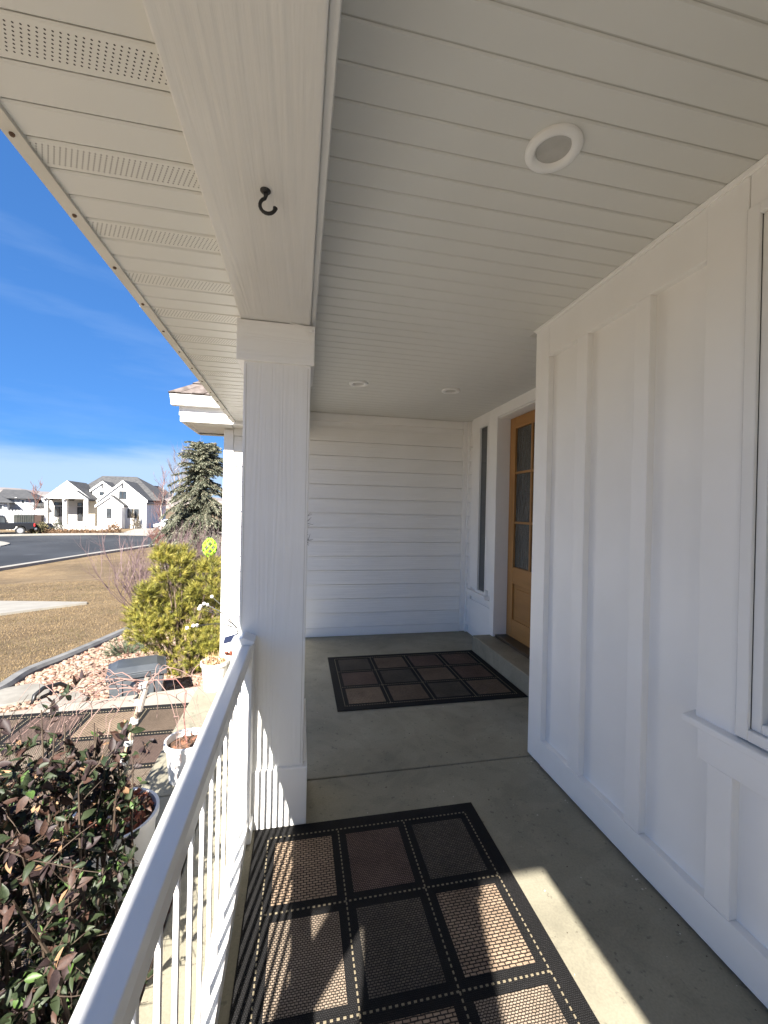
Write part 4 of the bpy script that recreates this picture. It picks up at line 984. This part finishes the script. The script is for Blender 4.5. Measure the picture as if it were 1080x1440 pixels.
# gables, back to front
kk = gable((598, 108), (523, 160), (672, 162), (536, 200), (660, 200), -9, -2.6); window((582, 172), (608, 195), kk); window((594, 128), (601, 152), kk)
kk = gable((717, 104), (566, 218), (862, 222), (572, 300), (852, 300), -12, 0)
window((696, 168), (738, 215), kk, 1); window((712, 128), (720, 152), kk); window((745, 272), (775, 326), kk); window((783, 272), (811, 326), kk)
kk = gable((640, 190), (553, 250), (722, 252), (567, 300), (708, 300), -1, 1.6); window((622, 268), (651, 326), kk)
gable((392, 106), (243, 212), (530, 212), (258, 300), (505, 300), -6, 0, wall=False)
(al, zt) = U(258, 210, -.3); ar = U(508, 210, -.3)[0]; ap = U(392, 112, -.3)
hpart('wall', F.prism([(al, zt), (ar, zt), (ap[0], ap[1]-.2)], -.4, -.07), M_hw)
gable((437, 162), (364, 212), (514, 216), (368, 300), (510, 300), -2, 1.2, wall=False)
a_, z_ = U(370, 212, .85); b_ = U(508, 212, .85)[0]; p_ = U(437, 168, .85)
hpart('wall', F.prism([(a_, z_), (b_, z_), (p_[0], p_[1]-.2)], .7, 1.13), M_hw)
for c0, c1, k in ((258, 277, -.3), (365, 388, .9), (487, 509, .9)):
    ua, ub = U(c0, 300, k)[0], U(c1, 300, k)[0]; hpart('column', F.box(ua, ub, k-.5, k, ZB, U(300, 211, k)[1]), M_hw)
hpart('porch_wall', F.box(U(262, 300, -2.6)[0], U(505, 300, -2.6)[0], -2.9, -2.6, ZB, U(300, 205, -2.6)[1]), M_shell)
for a, b in (((318, 234), (366, 252)), ((318, 259), (350, 318)), ((356, 259), (368, 318)), ((453, 237), (483, 256))): window(a, b, -2.59)
du0, dz1 = U(453, 262, -2.59); du1, dz0 = U(483, 342, -2.59)
dr = hpart('door', F.box(du0, du1, -2.6, -2.5, dz0, dz1), M_frame); obj('pane', F.box(du0+.25, du1-.25, -2.499, -2.49, dz0+.5, dz1-.3), M_glass, dr)
hpart('wall', F.box(U(508, 300, -1.2)[0], U(570, 300, -1.2)[0], -3, -1.2, ZB, U(530, 222, -1.2)[1]), M_cream)
lw = hpart('wall', F.box(U(203, 300, -2)[0], U(260, 300, -2)[0], -8, -2, ZB, U(230, 246, -2)[1]), M_hw)
p = [V(195, 244, -1.6), V(262, 244, -1.6), V(262, 218, -5), V(205, 222, -5)]
hpart('roof', MB().add(p+[tuple(Vector(q)-Vector((0, 0, .3))) for q in p], [(0, 1, 2, 3), (4, 5, 1, 0), (7, 4, 0, 3)]), M_hroof)
# garage on the right flank
ur = U(852, 300, -.35)[0]
hpart('garage_shade_box', F.box(ur-.1, ur+.05, -7.5, -3.2, ZB, F.B.z+2.5), M_frame)  # solid dark box, its colour stands for the shade inside the open garage
hpart('eave_gutter', F.box(ur-.05, ur+.25, -12, -.5, U(855, 230, -.35)[1]-.35, U(855, 230, -.35)[1]-.15), M_frame)
# terrace wall with blocks, low hedge balls
tw = empty('terrace_wall', F.P(U(400, 385, 5)[0], 5, F.B.z), 'long pale block terrace wall in front of the farmhouse', 'wall')
for c0, c1, t0 in ((222, 330, 357), (336, 500, 366), (504, 668, 372)):
    ua, ub = U(c0, 380, 5)[0], U(c1, 380, 5)[0]; zt = U(400, t0, 5)[1]; zb_ = U(400, 392, 5)[1]-.2
    for r_ in range(2):
        n_ = max(3, int((ub-ua)/1.2))
        for i in range(n_):
            q = (ub-ua)/n_; sh_ = (r_ % 2)*.0
            obj('block', F.box(ua+q*i+.02, ua+q*(i+1)-.02, 4.6+rnd.uniform(0, .05), 5+rnd.uniform(-.04, .04), zb_+(zt-zb_)*r_/2+.01, zb_+(zt-zb_)*(r_+1)/2-.01), M_ston, tw)
M_hedge = mat('brown_hedge', (.13, .075, .04), .9, (.20, .12, .065), 8, 4)
def ball_shrub(P, r, m_, label, group, seed, n_=260, name='globe_shrub', sq=.8):
    r_ = random.Random(seed); mb = MB()
    for k in range(n_):
        o = rv(r_); q = Vector(P)+Vector((o.x*r, o.y*r, abs(o.z)*r*sq*1.3))*r_.uniform(.6, 1.05); u = rv(r_)*r*.16; v = rv(r_)*r*.16
        mb.add([q-u, q+v, q+u], [(0, 1, 2)])
    for k in range(5): mb.tube([Vector(P), Vector(P)+Vector((r_.uniform(-.5, .5)*r, r_.uniform(-.5, .5)*r, r*.8))], .02, 3)
    return tag(obj(name, mb, m_, loc=P), label, 'shrub', group)
for i, cx in enumerate((262, 300, 345, 382, 425, 465, 503, 542, 590, 626)):
    P_ = ong(*cz(cx, 417)); ball_shrub(P_, .5, M_hedge, 'small round brown shrub in the row before the farmhouse terrace', 'round shrubs before the terrace', i)
ball_shrub(ong(*cz(665, 417)), .75, M_hedge, 'larger brown shrub at the end of the terrace beside the driveway', None, 71, 400, 'brown_shrub', 1.3)
ball_shrub(ong(*cz(230, 416)), .85, mat('olive_shrub', (.09, .08, .04), .9, (.15, .13, .06), 8), 'dark olive shrub behind the tail of the black pickup', None, 72, 500, 'olive_shrub', 1.1)
ball_shrub(ong(*cz(337, 398)), .6, mat('dark_shrub', (.05, .055, .03), .9), 'small dark shrub in the gap of the terrace wall', None, 73, 300, 'dark_shrub', 1.8)
for i, cx in enumerate((775, 806)):
    P_ = V(cx, 386, .4); r_ = random.Random(80+i); mb = MB()
    for k in range(500):
        f = r_.random(); a = r_.uniform(0, 6.283); q = Vector(P_)+Vector((.35*(1-f)*math.cos(a), .35*(1-f)*math.sin(a), f*(2.6-.8*i))); u = rv(r_)*.09; v = rv(r_)*.09
        mb.add([q-u, q+v, q+u], [(0, 1, 2)])
    mb.tube([P_, Vector(P_)+Vector((0, 0, 2.4-.8*i))], [.05, .02], 5)
    tag(obj('columnar_shrub', mb, mat('columnar_brown%d' % i, (.10, .085, .06), .9, (.16, .13, .09), 8), loc=P_), ('taller' if i == 0 else 'shorter')+' narrow upright shrub below the paired farmhouse windows', 'shrub')
ribbon('driveway', [ong(*cz(690, 428)), ong(*cz(790, 392)), ong(*cz(850, 389))], [ong(*cz(868, 431)), ong(*cz(900, 400)), ong(*cz(915, 389))], M_curb, .06, 10, 4, thick=.1)
# neighbours to the left
def simple_house(px, py, phi, roof_pts, wall_c, k1, depth, mw, mr, label, wins):
    f_ = Facade(px, py, phi); h_ = empty('neighbour_house', f_.B, label, 'house')
    u0_, u1_ = f_.uz(*cz(wall_c[0], 300), 0)[0], f_.uz(*cz(wall_c[1], 300), 0)[0]; zt_ = f_.uz(*cz(wall_c[0], wall_c[2]), 0)[1]
    obj('wall', f_.box(u0_, u1_, -depth, 0, f_.B.z-.5, zt_), mw, h_)
    zr = f_.uz(*cz(wall_c[0], roof_pts[2]), -depth/2)[1]; a, b = f_.uz(*cz(roof_pts[0], 200), -depth/2)[0], f_.uz(*cz(roof_pts[1], 200), -depth/2)[0]
    q = .5
    vs = [f_.P(u0_-q, q, zt_-.1), f_.P(u1_+q, q, zt_-.1), f_.P(u1_+q, -depth-q, zt_-.1), f_.P(u0_-q, -depth-q, zt_-.1), f_.P(a, -depth/2, zr), f_.P(b, -depth/2, zr)]
    obj('roof', MB().add(vs, [(0, 1, 5, 4), (1, 2, 5), (2, 3, 4, 5), (3, 0, 4), (0, 3, 2, 1)]), mr, h_)
    for c0, c1 in wins:
        (a0, z1_), (a1, z0_) = f_.uz(*cz(*c0), 0), f_.uz(*cz(*c1), 0)
        w_ = obj('window', f_.box(a0, a1, -.02, .05, z0_, z1_), M_hw, h_); obj('pane', f_.box(a0+.12, a1-.12, .051, .06, z0_+.12, z1_-.12), M_glass, w_)
    return f_, h_
simple_house(14, 741.5, R(10), (20, 150, 157), (0, 198, 205), 0, 11, M_hg, M_hroof, 'grey two-storey house with dark roof beyond the dark trailer', [((87, 205), (97, 222)), ((30, 215), (45, 240)), ((120, 215), (150, 245)), ((86, 235), (100, 248))])
f2, h2 = simple_house(-8, 744, R(4), (-120, 0, 185), (-190, 42, 226), 0, 9, M_hg, M_hroof, 'grey house with sloping roof cut off at the edge behind the pickup', [((-30, 243), (20, 280)), ((-30, 318), (24, 345))])
# white fence panels and dark trailer behind the pickup
fB = Facade(24, 745, R(5)); fe = empty('white_fence', fB.B, 'low white panel fence behind the dark trailer', 'fence')
ua, ub = fB.uz(*cz(45, 300), 0)[0], fB.uz(*cz(215, 300), 0)[0]; zt = fB.uz(*cz(100, 287), 0)[1]
for i in range(9):
    q = (ub-ua)/9; obj('panel', fB.box(ua+q*i, ua+q*(i+1)-.06, -.05, 0, fB.B.z-.2, zt), M_hw, fe); obj('post', fB.box(ua+q*i-.1, ua+q*i+.06, -.1, .06, fB.B.z-.2, zt+.15), M_hw, fe)
fT = Facade(33, 747, R(8)); tr_ = empty('utility_trailer', fT.B, 'dark boxy trailer parked behind the black pickup bed', 'trailer')
ua, ub = fT.uz(*cz(80, 300), 0)[0], fT.uz(*cz(200, 300), 0)[0]; zt = fT.uz(*cz(100, 306), 0)[1]
M_dkg = mat('dark_green_paint', (.03, .035, .03), .5, (.05, .05, .045), 3)
obj('box_body', fT.box(ua, ub, -2.2, 0, fT.B.z+.5, zt), M_dkg, tr_, .05); obj('tailgate', fT.box(ub+.02, ub+.6, -2.2, .02, fT.B.z+.4, zt-.05), mat('brown_gate', (.05, .032, .025), .8), tr_)
for u_ in (ua+(ub-ua)*.4, ua+(ub-ua)*.6): obj('wheel', MB().tube([fT.P(u_, .02, fT.B.z+.35), fT.P(u_, .22, fT.B.z+.35)], .36, 16), M_black, tr_)
for i in range(7): obj('rib', fT.box(ua+.3+i*(ub-ua-.6)/6-.04, ua+.3+i*(ub-ua-.6)/6+.04, .001, .05, fT.B.z+.55, zt-.05), M_dkg, tr_)
# black pickup
fP = Facade(26, 752.2, R(2)); pk = empty('pickup_truck', fP.B, 'black pickup truck parked at the far kerb with red tail light', 'pickup truck')
zr = fP.B.z+.03; ue = fP.uz(*cz(207, 400), 0)[0]; M_paint = mat('black_car_paint', (.012, .013, .016), .18, spec=.7)
SC = 1.0
def T_(x, z): return (ue-5.7+x, zr+z)
body = [(0.05, .55), (.1, .95), (.3, 1.05), (1.45, 1.12), (3.55, 1.15), (5.62, 1.15), (5.66, .6), (5.5, .52), (5.02, .5), (4.9, .8), (4.55, .92), (4.2, .8), (4.08, .5), (1.55, .48), (1.43, .8), (1.08, .92), (.73, .8), (.6, .5)]
obj('body', fP.prism([T_(*p) for p in body], -1.9, 0), M_paint, pk, .04)
cab = [(1.35, 1.1), (2.0, 1.82), (2.3, 1.88), (3.2, 1.86), (3.45, 1.72), (3.6, 1.12)]
cb = obj('cab', fP.prism([T_(*p) for p in cab], -1.75, -.15), M_paint, pk, .05)
obj('window', fP.prism([T_(*p) for p in [(1.62, 1.18), (2.08, 1.74), (2.5, 1.78), (2.5, 1.18)]], -.152, -.135), M_glass, cb); obj('window', fP.prism([T_(*p) for p in [(2.58, 1.18), (2.58, 1.78), (3.18, 1.76), (3.38, 1.66), (3.45, 1.18)]], -.152, -.135), M_glass, cb)
obj('tail_light', fP.box(*[T_(5.56, 0)[0], T_(5.67, 0)[0]], -.3, .012, zr+.8, zr+1.08), mat('tail_light_red', (.55, .03, .03), .25), pk)
obj('tail_light', fP.box(*[T_(5.48, 0)[0], T_(5.67, 0)[0]], -1.912, -1.6, zr+.75, zr+1.08), bpy.data.materials['tail_light_red'], pk)
obj('bumper', fP.box(T_(5.62, 0)[0], T_(5.82, 0)[0], -1.85, -.05, zr+.45, zr+.65), mat('chrome', (.6, .6, .6), .2, metal=.9), pk, .04)
M_tyre = mat('tyre_rubber', (.015, .015, .015), .8); M_rim = mat('alloy_rim', (.5, .5, .5), .35, metal=.7)
for xx in (1.08, 4.55):
    for k0, k1 in ((-.22, .03), (-1.93, -1.68)):
        u_ = T_(xx, 0)[0]; w_ = obj('wheel', MB().tube([fP.P(u_, k0, zr+.39), fP.P(u_, k1, zr+.39)], .39, 20), M_tyre, pk)
        obj('rim', MB().tube([fP.P(u_, k1 if k1 > -1 else k0, zr+.39), fP.P(u_, (k1+.012) if k1 > -1 else (k0-.012), zr+.39)], .25, 14), M_rim, w_)
# parked white car glimpsed through the spruce
fc = Facade(243, 747, R(18)); ca = empty('parked_car', fc.B, 'white car parked on the drive behind the spruce branches', 'car'); M_wcar = mat('white_car_paint', (.75, .76, .78), .2)
zr2 = fc.B.z+.05
prof = [(-2.2, .4), (-2.25, .75), (-1.6, .9), (-1.0, 1.38), (.6, 1.45), (1.4, 1.0), (2.2, .9), (2.25, .4)]
obj('body', fc.prism([(u, zr2+z) for u, z in prof], -1.7, 0), M_wcar, ca, .06)
obj('window', fc.prism([(u, zr2+z) for u, z in [(-1.3, .95), (-.92, 1.3), (.5, 1.36), (1.1, 1.0)]], .001, .012), M_glass, ca)
for u_ in (-1.4, 1.35):
    w_ = obj('wheel', MB().tube([fc.P(u_, -.2, zr2+.32), fc.P(u_, .03, zr2+.32)], .33, 16), M_tyre, ca); obj('rim', MB().tube([fc.P(u_, .03, zr2+.32), fc.P(u_, .04, zr2+.32)], .2, 12), M_rim, w_)
# far wooded rise on the horizon
mb = MB(); n_ = 120; rr = random.Random(9); vs = []
for i in range(n_+1):
    a = R(-75)+R(150)*i/n_; rr_ = 520
    x, y = rr_*math.sin(a), rr_*math.cos(a); hgt = 9+9*noise.noise(Vector((i*.13, 2, 0)))+4*noise.noise(Vector((i*.9, 5, 0)))
    vs += [(x, y, -3), (x*1.02, y*1.02, hgt), (x*1.25, y*1.25, hgt+6), (x*1.4, y*1.4, -3)]
mb.add(vs, [(4*i+j, 4*i+4+j, 4*i+5+j, 4*i+1+j) for i in range(n_) for j in range(3)])
tag(obj('hills', mb, mat('winter_woods', (.16, .145, .14), .95, (.24, .21, .19), .08, 6), loc=(0, 0, 0)), kind='structure')

# ------------------------------------------------------------------ the person taking the picture, standing behind the lens
pe = empty('person', (0, -.40, 0), 'standing person in dark jacket and jeans holding up a phone in one hand', 'person')
def skin(name, verts, edges, radii, m_, par, sub=2):
    me = bpy.data.meshes.new(name); o0 = WO[par.name]
    me.from_pydata([(v[0]-o0.x, v[1]-o0.y, v[2]-o0.z) for v in verts], edges, []); me.materials.append(m_)
    o = bpy.data.objects.new(name, me); COL.objects.link(o); o.parent = par; WO[o.name] = o0
    md = o.modifiers.new('skin', 'SKIN'); md.use_smooth_shade = True
    for i, r in enumerate(radii):
        sv = me.skin_vertices[0].data[i]; sv.radius = r if isinstance(r, tuple) else (r, r); sv.use_root = (i == 0)
    sd = o.modifiers.new('sub', 'SUBSURF'); sd.levels = sub; sd.render_levels = sub
    return o
M_skin = mat('skin', (.52, .33, .25), .55, (.46, .28, .21), 8); M_jack = mat('dark_jacket', (.03, .035, .045), .8, (.05, .055, .065), 12, 5, .2, 40, .004); M_jean = mat('blue_jeans', (.05, .08, .14), .85, (.08, .115, .18), 14, 5, .2, 120, .002)
M_hair = mat('brown_hair', (.05, .03, .018), .6, (.08, .05, .03), 30); M_shoe = mat('grey_shoe', (.12, .12, .13), .7)
y0 = -.36
SK = [(-.02, y0, 1.0), (-.02, y0, 1.15), (-.02, y0, 1.31), (-.02, y0+.0, 1.49), (-.02, y0+.01, 1.58), (-.02, y0+.03, 1.65),
      (.15, y0+.0, 1.48), (.19, y0+.10, 1.22), (.13, y0+.19, 1.29), (.085, y0+.27, 1.345),
      (-.20, y0+.0, 1.48), (-.375, y0-.02, 1.235), (-.40, y0+.03, .99), (-.395, y0+.05, .93),
      (.075, y0, .94), (.08, y0+.01, .52), (.085, y0-.02, .1), (.09, y0+.09, .045), (-.115, y0, .94), (-.12, y0+.01, .52), (-.125, y0-.02, .1), (-.13, y0+.09, .045)]
ED = [(0, 1), (1, 2), (2, 3), (3, 4), (4, 5), (3, 6), (6, 7), (7, 8), (8, 9), (3, 10), (10, 11), (11, 12), (12, 13), (0, 14), (14, 15), (15, 16), (16, 17), (0, 18), (18, 19), (19, 20), (20, 21)]
RAD = [(.13, .10), (.135, .09), (.15, .10), (.14, .09), .06, .058, .055, .042, .036, .026, .055, .042, .036, .026, .075, .055, .042, .04, .075, .055, .042, .04]
obj_body = skin('body', SK, ED, RAD, M_skin, pe)
jv = [(-.02, y0, .86), SK[1], SK[2], SK[3], (-.02, y0+.015, 1.60), SK[6], SK[7], SK[8], tuple(Vector(SK[8]).lerp(Vector(SK[9]), .75)), SK[10], SK[11], SK[12], tuple(Vector(SK[12]).lerp(Vector(SK[13]), .6))]
je = [(0, 1), (1, 2), (2, 3), (3, 4), (3, 5), (5, 6), (6, 7), (7, 8), (3, 9), (9, 10), (10, 11), (11, 12)]
skin('jacket', jv, je, [(.19, .145), (.165, .125), (.165, .125), (.155, .12), (.075, .075), .072, .058, .048, .038, .068, .054, .046, .038], M_jack, pe)
ti = [0, 14, 15, 16, 18, 19, 20]
skin('jeans', [SK[i] for i in ti], [(0, 1), (1, 2), (2, 3), (0, 4), (4, 5), (5, 6)], [(.12, .10), .098, .075, .062, .098, .075, .062], M_jean, pe)
for sx in (-1, 1):
    x = .11*sx-.02; skin('shoe', [(x, y0-.06, .045), (x, y0+.05, .042), (x+.01*sx, y0+.16, .034)], [(0, 1), (1, 2)], [(.05, .045), (.052, .042), (.042, .032)], M_shoe, pe)
# head with face
hc = Vector((-.02, y0+.045, 1.74)); mb = MB(); seg, rings = 28, 20; vs = []
for i in range(rings+1):
    ph = math.pi*i/rings; zz = -math.cos(ph)
    for j in range(seg):
        t = 2*math.pi*j/seg; x, y = math.sin(ph)*math.cos(t), math.sin(ph)*math.sin(t)
        wx = .074*(1-.18*max(0, -zz)); wy = .095*(1-.1*max(0, -zz)); f = max(0, y)
        nose = .026*math.exp(-((x/.16)**2+((zz+.12)/.2)**2))*(f > .5); eye = -.010*(math.exp(-(((abs(x)-.4)/.16)**2+((zz-.06)/.1)**2)))*(f > .4); chin = .012*math.exp(-((x/.35)**2+((zz+.8)/.2)**2))*(f > .2); lip = .006*math.exp(-((x/.25)**2+((zz+.45)/.06)**2))*(f > .5)
        vs.append((hc.x+x*wx, hc.y+y*wy+nose+eye+chin+lip, hc.z+zz*.115))
mb.add(vs, [(i*seg+j, i*seg+(j+1) % seg, (i+1)*seg+(j+1) % seg, (i+1)*seg+j) for i in range(rings) for j in range(seg)])
hd = obj('head', mb, M_skin, pe, smooth=True)
for sx in (-1, 1):
    obj('eye', MB().ball((hc.x+.029*sx, hc.y+.078, hc.z+.008), .0115, 10, 8), mat('eye_white', (.75, .74, .72), .2) if sx < 0 else bpy.data.materials['eye_white'], hd, smooth=True)
    obj('ear', MB().ball((hc.x+.074*sx, hc.y-.005, hc.z-.003), .03, 10, 8, (.35, .6, 1)), M_skin, hd, smooth=True)
mb = MB(); vs = []
for i in range(13):
    ph = math.pi*(.0+.62*i/12)
    for j in range(28):
        t = 2*math.pi*j/28; lim = 1 if math.sin(t) < .45 else .62
        p = ph*lim; vs.append((hc.x+math.sin(p)*math.cos(t)*.082, hc.y-.006+math.sin(p)*math.sin(t)*.101, hc.z+.004+math.cos(p)*.124))
mb.add(vs, [(i*28+j, i*28+(j+1) % 28, (i+1)*28+(j+1) % 28, (i+1)*28+j) for i in range(12) for j in range(28)])
obj('hair', mb, M_hair, hd, smooth=True)
# right hand closed on the side of the phone, left hand hanging relaxed
sx = 1; wv = Vector(SK[9]); pm = Vector((.058, -.045, 1.385))
V_ = [wv, wv.lerp(pm, .6), pm]; E2 = [(0, 1), (1, 2)]; R2 = [.027, (.03, .018), (.028, .015)]
for k, (dz, ln) in enumerate(((.03, .9), (.012, 1.0), (-.008, .95), (-.028, .8))):
    b = len(V_); V_ += [pm+Vector((.004, .012, dz)), Vector((.048, -.021, 1.385+dz*1.15)), Vector((.047-.012*ln, -.0235, 1.385+dz*1.15))]; E2 += [(2, b), (b, b+1), (b+1, b+2)]; R2 += [.0095, .0085, .0072]
b = len(V_); V_ += [pm+Vector((-.006, -.02, .02)), Vector((.03, -.058, 1.425)), Vector((.022, -.05, 1.452))]; E2 += [(1, b), (b, b+1), (b+1, b+2)]; R2 += [.012, .0095, .0082]
skin('hand', V_, E2, R2, M_skin, pe)
wv = Vector(SK[12]).lerp(Vector(SK[13]), .45); pm = wv+Vector((.004, .015, -.085)); V_ = [wv, wv.lerp(pm, .55), pm]; E2 = [(0, 1), (1, 2)]; R2 = [.025, (.018, .032), (.015, .034)]
for dy, ln in ((.03, .07), (.011, .08), (-.009, .075), (-.028, .058)):
    b = len(V_); V_ += [pm+Vector((0, dy, -.012)), pm+Vector((.008, dy*1.05+.004, -.012-ln*.55)), pm+Vector((.022, dy*1.05+.008, -.012-ln))]; E2 += [(2, b), (b, b+1), (b+1, b+2)]; R2 += [.0095, .0085, .0072]
b = len(V_); V_ += [wv+Vector((.005, .035, -.04)), wv+Vector((.012, .06, -.075)), wv+Vector((.018, .065, -.105))]; E2 += [(1, b), (b, b+1), (b+1, b+2)]; R2 += [.012, .0095, .0082]
skin('hand', V_, E2, R2, M_skin, pe)
ph = empty('phone', (0, -.03, 1.34), 'black phone held upright at chest height by the standing person', 'phone')
pb = MB(); q = CAM-CF*.028
for a, b, c in ((-.038, .038, 1),):
    vs = []
    for dz in (-.006, .002):
        for dy in (-.125, .025):
            for dx in (-.038, .038): vs.append(q+CR*dx+CU*dy+CF*dz)
    pb.add(vs, [(0, 2, 3, 1), (4, 5, 7, 6), (0, 1, 5, 4), (2, 6, 7, 3), (0, 4, 6, 2), (1, 3, 7, 5)])
obj('case', pb, M_black, ph, .004); obj('lens', MB().tube([q+CF*.002, q+CF*.006], .006, 14), M_glass, ph)

# ------------------------------------------------------------------ dust and crumbs on the porch floor
rr = random.Random(61); mb = MB()
for k in range(150):
    x, y = (rr.uniform(.0, 1.32), rr.uniform(.3, 2.15)) if rr.random() < .6 else (rr.uniform(.1, 1.7), rr.uniform(2.2, 4.5))
    if rr.random() < .35: x = 1.33-abs(rr.gauss(0, .02)) if y < 2.15 else x
    r = rr.uniform(.0012, .0032); mb.ball((x, y, r*.4), r, 5, 4, (rr.uniform(.8, 2), rr.uniform(.8, 1.6), .5), rr.choice((0, 1)), .3, rr)
tag(obj('floor_crumbs', mb, [mat('dark_crumb', (.06, .045, .03), .9), mat('pale_crumb', (.5, .47, .4), .9)], loc=(0, 0, 0)), 'scattered crumbs of grit and dry leaf on the porch concrete', 'grit', kind='stuff')
